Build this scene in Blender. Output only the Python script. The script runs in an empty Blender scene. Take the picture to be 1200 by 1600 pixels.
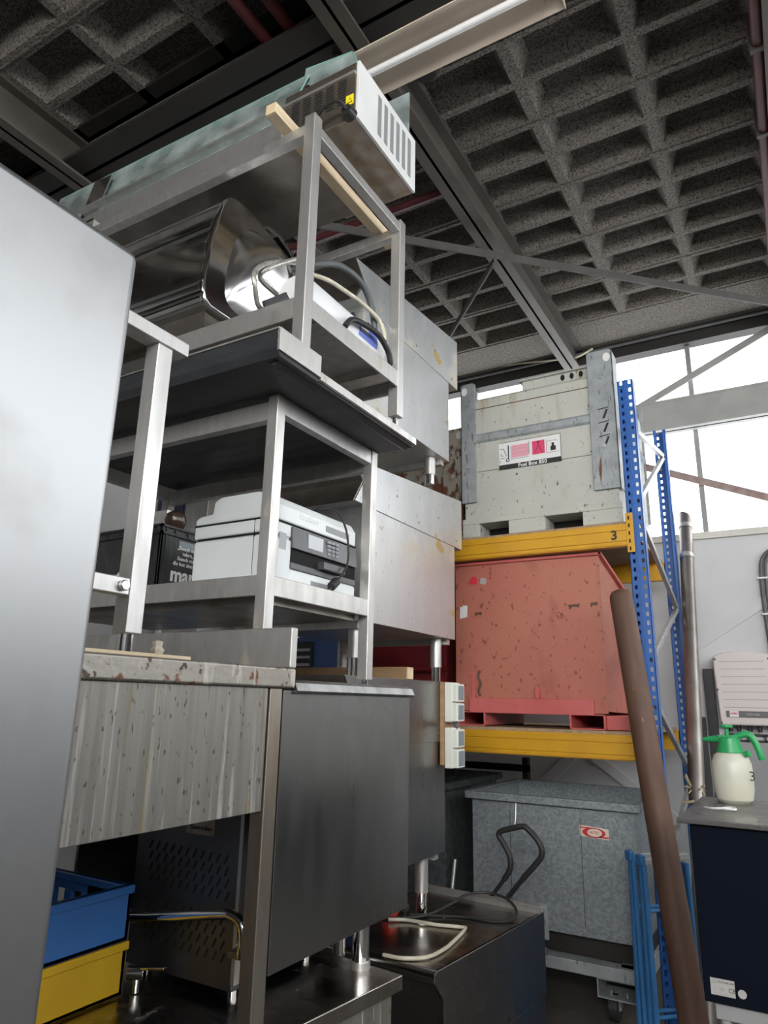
import bpy, math, random
from mathutils import Vector, Matrix, Euler
random.seed(7)
PI = math.pi
scene = bpy.context.scene
COL = scene.collection

# ------------------------------------------------------------------ materials
def _n(nt, t, **kw):
    n = nt.nodes.new(t)
    for k, v in kw.items():
        if k in n.inputs: n.inputs[k].default_value = v
        else: setattr(n, k, v)
    return n

def c4(c): return (c[0], c[1], c[2], 1)

def M(name, col, rough=0.5, metal=0.0, col2=None, nscale=4.0, stretch=(1, 1, 1), lo=0.35, hi=0.7,
      layers=(), rvar=0.0, bump=0.0, bscale=40.0, bstretch=(1, 1, 1), spec=0.5, trans=0.0, alpha=1.0, voro=0.0, emit=None):
    """Principled surface; col/col2 mixed by stretched noise; layers = (colour, scale, stretch, lo, hi, roughness) stains on top."""
    m = bpy.data.materials.new(name); m.use_nodes = True
    nt = m.node_tree; nt.nodes.clear()
    out = _n(nt, 'ShaderNodeOutputMaterial'); b = _n(nt, 'ShaderNodeBsdfPrincipled')
    nt.links.new(b.outputs[0], out.inputs[0])
    b.inputs['Roughness'].default_value = rough; b.inputs['Metallic'].default_value = metal
    b.inputs['Specular IOR Level'].default_value = spec
    b.inputs['Transmission Weight'].default_value = trans; b.inputs['Alpha'].default_value = alpha
    b.inputs['Base Color'].default_value = c4(col)
    tc = _n(nt, 'ShaderNodeTexCoord')
    def noise(scale, st, lo, hi, det=4.0):
        mp = _n(nt, 'ShaderNodeMapping'); mp.inputs['Scale'].default_value = st
        nt.links.new(tc.outputs['Object'], mp.inputs[0])
        if voro:
            t = _n(nt, 'ShaderNodeTexVoronoi'); t.inputs['Scale'].default_value = scale
            o = t.outputs['Color']
            sep = _n(nt, 'ShaderNodeSeparateColor'); nt.links.new(o, sep.inputs[0]); o = sep.outputs[0]
        else:
            t = _n(nt, 'ShaderNodeTexNoise'); t.inputs['Scale'].default_value = scale; t.inputs['Detail'].default_value = det
            o = t.outputs[0]
        nt.links.new(mp.outputs[0], t.inputs['Vector'])
        r = _n(nt, 'ShaderNodeMapRange'); r.inputs[1].default_value = lo; r.inputs[2].default_value = hi
        nt.links.new(o, r.inputs[0]); return r.outputs[0]
    cur = None
    if col2 is not None:
        f = noise(nscale, stretch, lo, hi)
        mx = _n(nt, 'ShaderNodeMix', data_type='RGBA'); mx.inputs[6].default_value = c4(col); mx.inputs[7].default_value = c4(col2)
        nt.links.new(f, mx.inputs[0]); cur = mx.outputs[2]
        if rvar:
            rr = _n(nt, 'ShaderNodeMapRange'); rr.inputs[3].default_value = rough - rvar; rr.inputs[4].default_value = rough + rvar
            nt.links.new(f, rr.inputs[0]); nt.links.new(rr.outputs[0], b.inputs['Roughness'])
    voro_keep = voro; voro = 0
    met = None
    for (lc, ls, lst, l0, l1) in layers:
        f = noise(ls, lst, l0, l1, 6.0)
        mx = _n(nt, 'ShaderNodeMix', data_type='RGBA'); mx.inputs[7].default_value = c4(lc)
        if cur is None: mx.inputs[6].default_value = c4(col)
        else: nt.links.new(cur, mx.inputs[6])
        nt.links.new(f, mx.inputs[0]); cur = mx.outputs[2]
        if metal > 0.5:
            mm = _n(nt, 'ShaderNodeMath', operation='MULTIPLY_ADD'); mm.inputs[1].default_value = -0.75
            nt.links.new(f, mm.inputs[0])
            if met is None: mm.inputs[2].default_value = metal
            else: nt.links.new(met, mm.inputs[2])
            mm.use_clamp = True; met = mm.outputs[0]
    if cur is not None: nt.links.new(cur, b.inputs['Base Color'])
    if met is not None: nt.links.new(met, b.inputs['Metallic'])
    if bump:
        mp = _n(nt, 'ShaderNodeMapping'); mp.inputs['Scale'].default_value = bstretch
        nt.links.new(tc.outputs['Object'], mp.inputs[0])
        t = _n(nt, 'ShaderNodeTexNoise'); t.inputs['Scale'].default_value = bscale; t.inputs['Detail'].default_value = 5.0
        nt.links.new(mp.outputs[0], t.inputs['Vector'])
        bp = _n(nt, 'ShaderNodeBump'); bp.inputs['Strength'].default_value = bump; bp.inputs['Distance'].default_value = 0.01
        nt.links.new(t.outputs[0], bp.inputs['Height']); nt.links.new(bp.outputs[0], b.inputs['Normal'])
    if emit:
        b.inputs['Emission Color'].default_value = c4(emit[0]); b.inputs['Emission Strength'].default_value = emit[1]
    return m

RUST = (0.16, 0.06, 0.025)
V = (9, 9, 0.7)          # streaks that run down a sheet
mt = {}
mt['steel'] = M('brushed_steel', (0.66, 0.65, 0.635), 0.47, 0.88, (0.54, 0.53, 0.51), 5, (6, 6, 1.2), 0.3, 0.75, rvar=0.07, bump=0.04, bscale=7)
mt['steel_scuffed'] = M('scuffed_steel', (0.64, 0.625, 0.60), 0.48, 0.85, (0.50, 0.49, 0.47), 6, (4, 4, 1), 0.3, 0.75,
                        layers=(((0.42, 0.36, 0.26), 9, (2, 2, 1), 0.62, 0.80), ((0.75, 0.74, 0.70), 30, (3, 3, 0.8), 0.66, 0.76)), rvar=0.08, bump=0.05, bscale=9)
mt['steel_fridge'] = M('satin_fridge_steel', (0.40, 0.405, 0.41), 0.42, 1, (0.36, 0.36, 0.36), 7, (1, 1, 1), 0.45, 0.62, rvar=0.012, bump=0.02, bscale=6)
mt['steel_panel'] = M('stained_steel_panel', (0.33, 0.31, 0.28), 0.50, 0.8, (0.25, 0.24, 0.218), 5, (10, 10, 0.35), 0.3, 0.7,
                      layers=(((0.46, 0.45, 0.42), 12, (7, 7, 0.25), 0.58, 0.74), ((0.20, 0.14, 0.05), 5, (5.5, 5.5, 0.25), 0.60, 0.70),
                              ((0.09, 0.055, 0.03), 62, (1.5, 1.5, 0.6), 0.63, 0.69), ((0.06, 0.03, 0.015), 14, (3.5, 3.5, 0.4), 0.665, 0.70)))
mt['steel_rim'] = M('rusty_steel_rim', (0.38, 0.355, 0.315), 0.48, 0.9, (0.36, 0.34, 0.30), 9, (1, 1, 1), 0.3, 0.7,
                    layers=((RUST, 30, (1, 1, 1), 0.59, 0.66), ((0.50, 0.47, 0.40), 16, (2, 2, .5), 0.60, 0.70), ((0.08, 0.05, 0.03), 40, (1, 1, 1), 0.62, 0.67)), bump=0.1, bscale=50)
mt['steel_sheet'] = M('shaded_steel_sheet', (0.30, 0.295, 0.29), 0.32, 1, (0.24, 0.235, 0.228), 3, (2, 2, 0.6), 0.35, 0.7,  # same steel as above; its dark reflections are put into the base colour
                      layers=(((0.62, 0.60, 0.56), 20, (5, 5, 0.12), 0.72, 0.80), ((0.70, 0.69, 0.66), 60, (1, 1, 0.8), 0.75, 0.78)), rvar=0.07, bump=0.015, bscale=3)
mt['steel_leg'] = M('brown_stained_steel', (0.46, 0.42, 0.37), 0.40, 0.95, (0.34, 0.27, 0.20), 6, (3, 3, 0.8), 0.35, 0.7, rvar=0.06)
mt['lip_steel'] = M('dull_lip_steel', (0.36, 0.36, 0.355), 0.42, 1, (0.22, 0.22, 0.215), 9, (1, 2, 1))
mt['case_steel'] = M('dark_case_steel', (0.17, 0.17, 0.175), 0.42, 0.9, (0.12, 0.12, 0.125), 4)
mt['chrome_soft'] = M('soft_chrome', (0.80, 0.80, 0.80), 0.18, 1, (0.70, 0.70, 0.70), 5, (1, 1, 1), 0.3, 0.8, rvar=0.06)
mt['chrome'] = M('polished_chrome', (0.78, 0.78, 0.78), 0.09, 1, (0.66, 0.66, 0.66), 5, (1, 1, 1), 0.3, 0.8, rvar=0.05, bump=0.015, bscale=6)
mt['chrome_scr'] = M('scratched_chrome', (0.70, 0.70, 0.70), 0.16, 1, (0.55, 0.55, 0.55), 8, (1, 4, 1), 0.4, 0.75, rvar=0.07,
                     layers=(((0.72, 0.72, 0.70), 30, (0.6, 3, 3), 0.70, 0.78),), bump=0.03, bscale=5)
mt['counter_top'] = M('dark_worn_worktop_steel', (0.42, 0.39, 0.36), 0.26, 1, (0.28, 0.25, 0.22), 4, (1, 2, 1), 0.3, 0.7,
                      layers=(((0.55, 0.52, 0.48), 11, (3, 1, 1), 0.66, 0.78),), rvar=0.1, bump=0.04, bscale=6)
mt['dark_cab'] = M('blackened_steel', (0.30, 0.295, 0.29), 0.30, 1, (0.22, 0.215, 0.21), 3, (1, 1, 1), 0.3, 0.7,
                   layers=(((0.6, 0.58, 0.55), 60, (1, 1, .5), 0.74, 0.78),), rvar=0.06, bump=0.05, bscale=3)
mt['white_unit'] = M('pale_worn_steel', (0.66, 0.665, 0.665), 0.44, 0.85, (0.56, 0.565, 0.57), 3, (2, 2, 1), 0.3, 0.75,
                     layers=(((0.60, 0.54, 0.42), 4, (1, 1, 1), 0.56, 0.72), ((0.42, 0.30, 0.11), 5, (1, 1, 1.8), 0.665, 0.71), ((0.30, 0.26, 0.2), 45, (2, 2, .5), 0.66, 0.70)), rvar=0.06)
mt['white_panel'] = M('white_enamel', (0.74, 0.745, 0.74), 0.45, 0.1, (0.68, 0.685, 0.68), 5, (1, 1, 1), 0.3, 0.7, layers=(((0.45, 0.40, 0.32), 8, (1, 1, .6), 0.64, 0.72),))
mt['unit_dark'] = M('grimy_unit_steel', (0.40, 0.37, 0.34), 0.4, 0.95, (0.24, 0.21, 0.18), 6, (1, 1, 1), 0.35, 0.7, rvar=0.07)
mt['black_lam'] = M('black_laminate', (0.022, 0.024, 0.026), 0.42, 0, (0.035, 0.037, 0.04), 5, (1, 4, 4), 0.4, 0.7,
                    layers=(((0.16, 0.16, 0.16), 40, (0.4, 3, 3), 0.72, 0.80),), rvar=0.08)
mt['black'] = M('black_plastic', (0.018, 0.018, 0.02), 0.4, 0, (0.028, 0.028, 0.03), 20)
mt['black_rubber'] = M('black_rubber', (0.02, 0.02, 0.02), 0.55)
mt['slot'] = M('dark_slot', (0.006, 0.006, 0.006), 0.9)
mt['printer'] = M('printer_white_plastic', (0.74, 0.77, 0.77), 0.38, 0, (0.70, 0.73, 0.73), 6)
mt['printer_dark'] = M('printer_dark_plastic', (0.055, 0.055, 0.06), 0.3, 0, (0.07, 0.07, 0.075), 20)
mt['screen'] = M('grey_screen', (0.42, 0.44, 0.46), 0.15)
mt['key'] = M('grey_keys', (0.25, 0.26, 0.28), 0.4)
mt['textwhite'] = M('white_print', (0.78, 0.78, 0.77), 0.5)
mt['textgrey'] = M('grey_print', (0.40, 0.41, 0.42), 0.5)
mt['textblack'] = M('black_print', (0.02, 0.02, 0.022), 0.5)
mt['crateblack'] = M('dusty_black_plastic', (0.030, 0.032, 0.033), 0.5, 0, (0.07, 0.07, 0.068), 30, (1, 1, .4), 0.5, 0.75)
mt['brown'] = M('brown_glaze', (0.05, 0.028, 0.02), 0.18)
mt['wood'] = M('pale_pine', (0.72, 0.60, 0.42), 0.65, 0, (0.60, 0.47, 0.30), 6, (8, 1, 8), 0.3, 0.7, bump=0.1, bscale=30, bstretch=(6, 1, 6))
mt['wood_x'] = M('brown_pine', (0.42, 0.27, 0.15), 0.65, 0, (0.30, 0.18, 0.09), 6, (1, 8, 8), 0.3, 0.7, bump=0.1, bscale=30, bstretch=(1, 6, 6))
mt['woodend'] = M('sawn_pine_end', (0.72, 0.58, 0.38), 0.8, 0, (0.60, 0.46, 0.28), 18)
mt['board'] = M('chipboard', (0.42, 0.30, 0.19), 0.8, 0, (0.30, 0.20, 0.12), 40, bump=0.2, bscale=60)
mt['bluecrate'] = M('blue_plastic', (0.045, 0.17, 0.47), 0.42, 0, (0.04, 0.15, 0.42), 6)
mt['yellowcrate'] = M('yellow_plastic', (0.72, 0.45, 0.02), 0.42, 0, (0.64, 0.38, 0.02), 6, layers=(((0.25, 0.16, 0.03), 18, (1, 1, 1), 0.70, 0.78),))
mt['glass'] = None
mt['rackblue'] = M('rack_blue_paint', (0.03, 0.135, 0.45), 0.4, 0, (0.025, 0.11, 0.37), 5, (1, 1, .4), layers=(((0.30, 0.30, 0.31), 45, (1, 1, .5), 0.73, 0.78),))
mt['trestleblue'] = M('trestle_blue_paint', (0.035, 0.17, 0.40), 0.42, 0, (0.03, 0.13, 0.32), 7)
mt['rackyellow'] = M('beam_yellow_paint', (0.68, 0.36, 0.015), 0.42, 0, (0.60, 0.31, 0.015), 5, (1, 1, 1), layers=(((0.30, 0.16, 0.03), 30, (0.5, 1, 3), 0.71, 0.78),))
mt['galv'] = M('galvanised_spangle', (0.38, 0.42, 0.44), 0.5, 0.55, (0.25, 0.28, 0.30), 80, (1, 1, 1), 0.0, 1.0, voro=1.0)
mt['galv_old'] = M('old_galvanised', (0.42, 0.45, 0.46), 0.55, 0.35, (0.30, 0.32, 0.33), 12, (1, 1, 1), 0.3, 0.7,
                   layers=(((0.14, 0.15, 0.16), 25, (3, 3, .5), 0.62, 0.68), (RUST, 8, (3, 3, .5), 0.66, 0.72)))
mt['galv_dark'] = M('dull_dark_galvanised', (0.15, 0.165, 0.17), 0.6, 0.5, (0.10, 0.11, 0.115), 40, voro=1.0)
mt['zinc'] = M('zinc_bar', (0.55, 0.56, 0.57), 0.42, 0.8, (0.42, 0.43, 0.44), 20)
mt['fuel'] = M('cream_grey_paint', (0.56, 0.56, 0.50), 0.5, 0, (0.48, 0.485, 0.44), 3, (1, 1, 1), 0.3, 0.7,
               layers=(((0.40, 0.34, 0.22), 4, (2.5, 2.5, .6), 0.58, 0.76), (RUST, 17, (2, 2, 1.1), 0.655, 0.71), ((0.08, 0.05, 0.035), 40, (1.4, 1.4, 1.0), 0.665, 0.70)), rvar=0.06)
mt['fuel_rusty'] = M('rusty_cream_paint', (0.46, 0.43, 0.36), 0.6, 0, (0.34, 0.30, 0.24), 4, (1, 1, 1), 0.3, 0.7,
               layers=((RUST, 6, (1.5, 1.5, 1), 0.50, 0.57), ((0.07, 0.04, 0.03), 14, (2, 2, 1), 0.58, 0.64)))
mt['red'] = M('faded_red_paint', (0.47, 0.175, 0.115), 0.5, 0, (0.46, 0.145, 0.105), 2, (1, 1, 1), 0.35, 0.65,
              layers=(((0.24, 0.07, 0.04), 26, (1.3, 1.3, .8), 0.63, 0.68), ((0.36, 0.11, 0.07), 5, (1, 1, .6), 0.58, 0.72), ((0.10, 0.04, 0.025), 55, (1, 1, .7), 0.665, 0.70)), rvar=0.05)
mt['red_rim'] = M('red_paint', (0.62, 0.15, 0.14), 0.45, 0, (0.55, 0.12, 0.11), 5, layers=((RUST, 20, (1, 1, 1), 0.68, 0.74),))
mt['darkred'] = M('shaded_red_paint', (0.26, 0.018, 0.022), 0.5, 0, (0.20, 0.014, 0.018), 4)  # red darkened in colour for the shade the rear bin stands in
mt['rustpipe'] = M('rust_brown_pipe', (0.13, 0.066, 0.04), 0.6, 0.0, (0.085, 0.044, 0.028), 5, (3, 3, .6), 0.3, 0.7,
                   layers=(((0.30, 0.20, 0.14), 18, (4, 4, .4), 0.68, 0.76),))
mt['flue'] = M('worn_flue_steel', (0.36, 0.34, 0.32), 0.42, 0.9, (0.25, 0.215, 0.19), 6, (2, 2, .5), 0.3, 0.7, layers=(((0.62, 0.6, 0.56), 20, (2, 2, .5), 0.68, 0.76),))
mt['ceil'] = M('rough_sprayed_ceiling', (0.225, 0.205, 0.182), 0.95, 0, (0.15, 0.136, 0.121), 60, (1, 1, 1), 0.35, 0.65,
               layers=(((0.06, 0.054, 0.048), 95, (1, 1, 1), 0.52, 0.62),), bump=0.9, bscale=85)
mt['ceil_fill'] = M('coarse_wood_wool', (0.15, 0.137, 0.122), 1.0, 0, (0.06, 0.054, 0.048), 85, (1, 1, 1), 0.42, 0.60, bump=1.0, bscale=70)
mt['beam'] = M('dark_painted_steel', (0.095, 0.084, 0.072), 0.5, 0.1, (0.07, 0.062, 0.054), 5)
mt['girder'] = M('black_girder_paint', (0.026, 0.024, 0.021), 0.6, 0.1, (0.02, 0.018, 0.016), 5)
mt['winbeam'] = M('grey_steel_beam', (0.36, 0.36, 0.34), 0.6, 0, (0.30, 0.30, 0.285), 6)
mt['mullion'] = M('grey_mullion', (0.28, 0.29, 0.28), 0.6)
mt['brace'] = M('grey_flat_bar', (0.085, 0.08, 0.075), 0.55, 0.1, (0.065, 0.06, 0.057), 8)
mt['rustbrace'] = M('rusty_brace', (0.34, 0.27, 0.25), 0.6, 0, (0.25, 0.15, 0.12), 14)
mt['redpipe'] = M('dull_red_pipe', (0.10, 0.020, 0.021), 0.5, 0, (0.07, 0.015, 0.017), 8)
mt['wall'] = M('white_plaster', (0.66, 0.665, 0.675), 0.8, 0, (0.60, 0.605, 0.615), 3, (1, 1, 1), 0.3, 0.7,
               layers=(((0.42, 0.42, 0.42), 12, (1, 1, 4), 0.70, 0.78),), bump=0.05, bscale=20)
mt['wallgrey'] = M('grey_wall', (0.36, 0.36, 0.36), 0.85, 0, (0.30, 0.30, 0.30), 2)
mt['sill'] = M('cream_sill', (0.68, 0.66, 0.60), 0.7, 0, (0.62, 0.60, 0.54), 8)
mt['floor'] = M('worn_concrete', (0.12, 0.105, 0.088), 0.6, 0, (0.075, 0.068, 0.058), 2.2, (1, 1, 1), 0.3, 0.7,
                layers=(((0.19, 0.17, 0.14), 7, (1, 1, 1), 0.60, 0.74),), rvar=0.12, bump=0.08, bscale=30)
mt['pane'] = M('bright_daylit_pane', (0.9, 0.92, 0.95), 0.4, emit=((0.95, 0.975, 1.0), 3.0))
mt['pane_side'] = M('bright_side_pane', (0.9, 0.92, 0.95), 0.4, emit=((0.94, 0.97, 1.0), 3.3))
mt['pane_front'] = M('bright_front_pane', (0.9, 0.92, 0.95), 0.4, emit=((1.0, 0.985, 0.96), 18.0))
mt['walldark'] = M('dark_grey_wall', (0.075, 0.073, 0.07), 0.85, 0, (0.06, 0.058, 0.056), 2)
mt['lampbeige'] = M('dusty_beige_reflector', (0.62, 0.53, 0.43), 0.6, 0, (0.54, 0.45, 0.36), 5, layers=(((0.08, 0.06, 0.05), 70, (1, 1, 1), 0.72, 0.75),))
mt['tube'] = M('white_lamp_tube', (0.80, 0.80, 0.80), 0.3)
mt['inverter'] = M('cream_plastic_case', (0.70, 0.64, 0.61), 0.45, 0, (0.67, 0.61, 0.58), 4)
mt['inv_strip'] = M('dark_grey_strip', (0.12, 0.12, 0.12), 0.4)
mt['darkstrip'] = M('charcoal_panel', (0.05, 0.05, 0.055), 0.6)
mt['cable'] = M('grey_cable', (0.10, 0.10, 0.105), 0.45)
mt['whitecable'] = M('dirty_white_cable', (0.66, 0.62, 0.50), 0.5, 0, (0.50, 0.45, 0.34), 20)
mt['blackcab'] = M('navy_black_lacquer', (0.004, 0.006, 0.012), 0.7, spec=0.06)
mt['cabtop'] = M('charcoal_top', (0.10, 0.095, 0.092), 0.32, 0, (0.075, 0.07, 0.068), 6, rvar=0.08)
mt['greypaint'] = M('light_grey_paint', (0.36, 0.37, 0.37), 0.4, 0.2)
mt['plate'] = M('aluminium_plate', (0.52, 0.51, 0.49), 0.5, 0.3)
mt['green'] = M('green_plastic', (0.02, 0.33, 0.10), 0.38)
mt['bottle'] = M('milky_plastic', (0.80, 0.79, 0.68), 0.4, 0, (0.74, 0.72, 0.56), 5, (1, 1, 1), 0.4, 0.7, trans=0.25)
mt['filter'] = M('white_filter_shell', (0.80, 0.81, 0.82), 0.3)
mt['bluelabel'] = M('blue_label', (0.10, 0.16, 0.55), 0.4)
mt['white'] = M('white_label', (0.80, 0.80, 0.79), 0.5)
mt['pink'] = M('faded_pink_print', (0.80, 0.36, 0.44), 0.5)
mt['crimson'] = M('crimson_print', (0.72, 0.06, 0.16), 0.5)
mt['redprint'] = M('red_print', (0.62, 0.03, 0.05), 0.5)
mt['cream'] = M('cream_label', (0.76, 0.68, 0.55), 0.5)
mt['yellowlabel'] = M('yellow_label', (0.85, 0.70, 0.02), 0.5)
mt['socket'] = M('cream_socket_plastic', (0.74, 0.75, 0.68), 0.4)
mt['socketlid'] = M('grey_socket_lid', (0.22, 0.26, 0.28), 0.35)
mt['navypanel'] = M('navy_panel', (0.035, 0.045, 0.16), 0.35)
mt['bluecab'] = M('blue_cabinet_paint', (0.06, 0.15, 0.40), 0.45)
mt['palebluecab'] = M('sky_blue_panel', (0.16, 0.36, 0.75), 0.45)
mt['redplastic'] = M('red_plastic', (0.65, 0.03, 0.02), 0.35)
mt['hose'] = M('braided_hose', (0.55, 0.54, 0.50), 0.4, 0.7, (0.35, 0.34, 0.31), 90)
mt['greyhose'] = M('dark_grey_hose', (0.09, 0.10, 0.10), 0.5)
mt['straw'] = M('dry_straw', (0.42, 0.34, 0.20), 0.8)

def glass_mat():
    m = bpy.data.materials.new('green_tinted_glass'); m.use_nodes = True
    nt = m.node_tree; nt.nodes.clear()
    out = _n(nt, 'ShaderNodeOutputMaterial')
    tr = _n(nt, 'ShaderNodeBsdfTransparent'); tr.inputs[0].default_value = (0.70, 0.80, 0.77, 1)
    gl = _n(nt, 'ShaderNodeBsdfGlossy'); gl.inputs['Roughness'].default_value = 0.03; gl.inputs[0].default_value = (0.9, 1, 0.97, 1)
    df = _n(nt, 'ShaderNodeBsdfDiffuse'); df.inputs[0].default_value = (0.50, 0.58, 0.56, 1)
    tc = _n(nt, 'ShaderNodeTexCoord'); ns = _n(nt, 'ShaderNodeTexNoise'); ns.inputs['Scale'].default_value = 7
    nt.links.new(tc.outputs['Object'], ns.inputs['Vector'])
    mr = _n(nt, 'ShaderNodeMapRange'); mr.inputs[1].default_value = 0.35; mr.inputs[2].default_value = 0.75; mr.inputs[3].default_value = 0.30; mr.inputs[4].default_value = 0.80
    nt.links.new(ns.outputs[0], mr.inputs[0])
    a = _n(nt, 'ShaderNodeMixShader'); nt.links.new(mr.outputs[0], a.inputs[0]); nt.links.new(tr.outputs[0], a.inputs[1]); nt.links.new(df.outputs[0], a.inputs[2])
    lw = _n(nt, 'ShaderNodeFresnel'); lw.inputs[0].default_value = 1.5
    b = _n(nt, 'ShaderNodeMixShader'); nt.links.new(lw.outputs[0], b.inputs[0]); nt.links.new(a.outputs[0], b.inputs[1]); nt.links.new(gl.outputs[0], b.inputs[2])
    nt.links.new(b.outputs[0], out.inputs[0])
    return m
mt['glass'] = glass_mat()
mt['glassedge'] = M('green_glass_edge', (0.22, 0.40, 0.34), 0.2)

# ------------------------------------------------------------------ mesh helpers
class MB:
    def __init__(s): s.v = []; s.f = []
    def add(s, vs, fs):
        n = len(s.v); s.v += [tuple(map(float, p)) for p in vs]; s.f += [tuple(i + n for i in q) for q in fs]; return s
    def box(s, x0, x1, y0, y1, z0, z1):
        x0, x1 = min(x0, x1), max(x0, x1); y0, y1 = min(y0, y1), max(y0, y1); z0, z1 = min(z0, z1), max(z0, z1)
        return s.add([(x0, y0, z0), (x1, y0, z0), (x1, y1, z0), (x0, y1, z0), (x0, y0, z1), (x1, y0, z1), (x1, y1, z1), (x0, y1, z1)],
                     [(0, 3, 2, 1), (4, 5, 6, 7), (0, 1, 5, 4), (1, 2, 6, 5), (2, 3, 7, 6), (3, 0, 4, 7)])
    def prism(s, poly, a, b, axis='X'):
        """poly in the two other axes (X: (y,z), Y: (x,z), Z: (x,y)) extruded from a to b"""
        def P(p, t): return {'X': (t, p[0], p[1]), 'Y': (p[0], t, p[1]), 'Z': (p[0], p[1], t)}[axis]
        n = len(poly); vs = [P(p, a) for p in poly] + [P(p, b) for p in poly]
        fs = [tuple(range(n))[::-1], tuple(range(n, 2 * n))] + [(i, (i + 1) % n, n + (i + 1) % n, n + i) for i in range(n)]
        return s.add(vs, fs)
    def bar(s, p, q, w, h, up=(0, 0, 1)):
        """rectangular bar from p to q, w across, h along up"""
        p, q = Vector(p), Vector(q); d = (q - p).normalized(); u = Vector(up)
        r = d.cross(u)
        if r.length < 1e-4: r = d.cross(Vector((1, 0, 0)))
        r.normalize(); u = r.cross(d)
        vs = []
        for c in (p, q):
            for (i, j) in ((-1, -1), (1, -1), (1, 1), (-1, 1)): vs.append(c + r * (i * w / 2) + u * (j * h / 2))
        return s.add(vs, [(0, 1, 2, 3), (7, 6, 5, 4), (0, 4, 5, 1), (1, 5, 6, 2), (2, 6, 7, 3), (3, 7, 4, 0)])
    def tube(s, pts, r, n=10, cap=True):
        pts = [Vector(p) for p in pts]; rs = r if isinstance(r, (list, tuple)) else [r] * len(pts)
        t0 = (pts[1] - pts[0]).normalized(); up = Vector((0, 0, 1)) if abs(t0.z) < 0.9 else Vector((1, 0, 0))
        x = t0.cross(up).normalized(); base = len(s.v); vs = []
        for i, p in enumerate(pts):
            t = (pts[min(i + 1, len(pts) - 1)] - pts[max(i - 1, 0)]).normalized()
            x = (x - t * x.dot(t)).normalized(); y = t.cross(x)
            for k in range(n):
                a = 2 * PI * k / n; vs.append(p + (x * math.cos(a) + y * math.sin(a)) * rs[i])
        fs = []
        for i in range(len(pts) - 1):
            for k in range(n):
                fs.append((i * n + k, i * n + (k + 1) % n, (i + 1) * n + (k + 1) % n, (i + 1) * n + k))
        if cap: fs += [tuple(range(n))[::-1], tuple(range((len(pts) - 1) * n, len(pts) * n))]
        return s.add(vs, fs)
    def cyl(s, p, q, r, n=20): return s.tube([p, q], r, n)
    def lathe(s, cx, cy, prof, n=24):
        vs = []; fs = []
        for (r, z) in prof:
            for k in range(n): a = 2 * PI * k / n; vs.append((cx + r * math.cos(a), cy + r * math.sin(a), z))
        for i in range(len(prof) - 1):
            for k in range(n): fs.append((i * n + k, i * n + (k + 1) % n, (i + 1) * n + (k + 1) % n, (i + 1) * n + k))
        fs += [tuple(range(n))[::-1], tuple(range((len(prof) - 1) * n, len(prof) * n))]
        return s.add(vs, fs)
    def rot(s, ang, cx, cy):
        c, q = math.cos(ang), math.sin(ang)
        s.v = [(cx + (x - cx) * c - (y - cy) * q, cy + (x - cx) * q + (y - cy) * c, z) for (x, y, z) in s.v]; return s

def smooth_path(pts, k=6):
    pts = [Vector(p) for p in pts]; out = []
    for i in range(len(pts) - 1):
        p0, p1, p2, p3 = pts[max(i - 1, 0)], pts[i], pts[i + 1], pts[min(i + 2, len(pts) - 1)]
        for j in range(k):
            t = j / k
            out.append(0.5 * ((2 * p1) + (p2 - p0) * t + (2 * p0 - 5 * p1 + 4 * p2 - p3) * t * t + (3 * p1 - p0 - 3 * p2 + p3) * t ** 3))
    out.append(pts[-1]); return out

ORG = {}
def tag(o, label, cat=None, group=None, kind=None):
    if label: o['label'] = label
    if cat: o['category'] = cat
    if group: o['group'] = group
    if kind: o['kind'] = kind
    return o
def thing(name, label, cat, org, group=None, kind=None):
    o = bpy.data.objects.new(name, None); o.empty_display_size = 0.1; COL.objects.link(o); o.location = org; ORG[o.name] = Vector(org)
    return tag(o, label, cat, group, kind)
def make(name, mb, mat, parent=None, bevel=0.0, smooth=True, org=None, seg=2):
    o0 = ORG[parent.name] if parent is not None else Vector(org if org is not None else (0, 0, 0))
    me = bpy.data.meshes.new(name); me.from_pydata([(x - o0.x, y - o0.y, z - o0.z) for (x, y, z) in mb.v], [], mb.f); me.validate(); me.update()
    me.materials.append(mt[mat] if isinstance(mat, str) else mat)
    o = bpy.data.objects.new(name, me); COL.objects.link(o); ORG[o.name] = o0
    if smooth:
        me.polygons.foreach_set('use_smooth', [True] * len(me.polygons)); me.set_sharp_from_angle(angle=math.radians(32))
    if parent is not None: o.parent = parent
    else: o.location = o0
    if bevel:
        m = o.modifiers.new('bevel', 'BEVEL'); m.width = bevel; m.segments = seg; m.limit_method = 'ANGLE'; m.angle_limit = math.radians(40)
        m.harden_normals = True
    return o
def solo(name, mb, mat, label, cat, org, group=None, kind=None, bevel=0.0, seg=2):
    return tag(make(name, mb, mat, None, bevel, org=org, seg=seg), label, cat, group, kind)
def struct(name, mb, mat, label, cat='building', parent=None, bevel=0.0):
    o = make(name, mb, mat, parent, bevel)
    if parent is None: tag(o, label, cat, None, 'structure')
    return o
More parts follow.
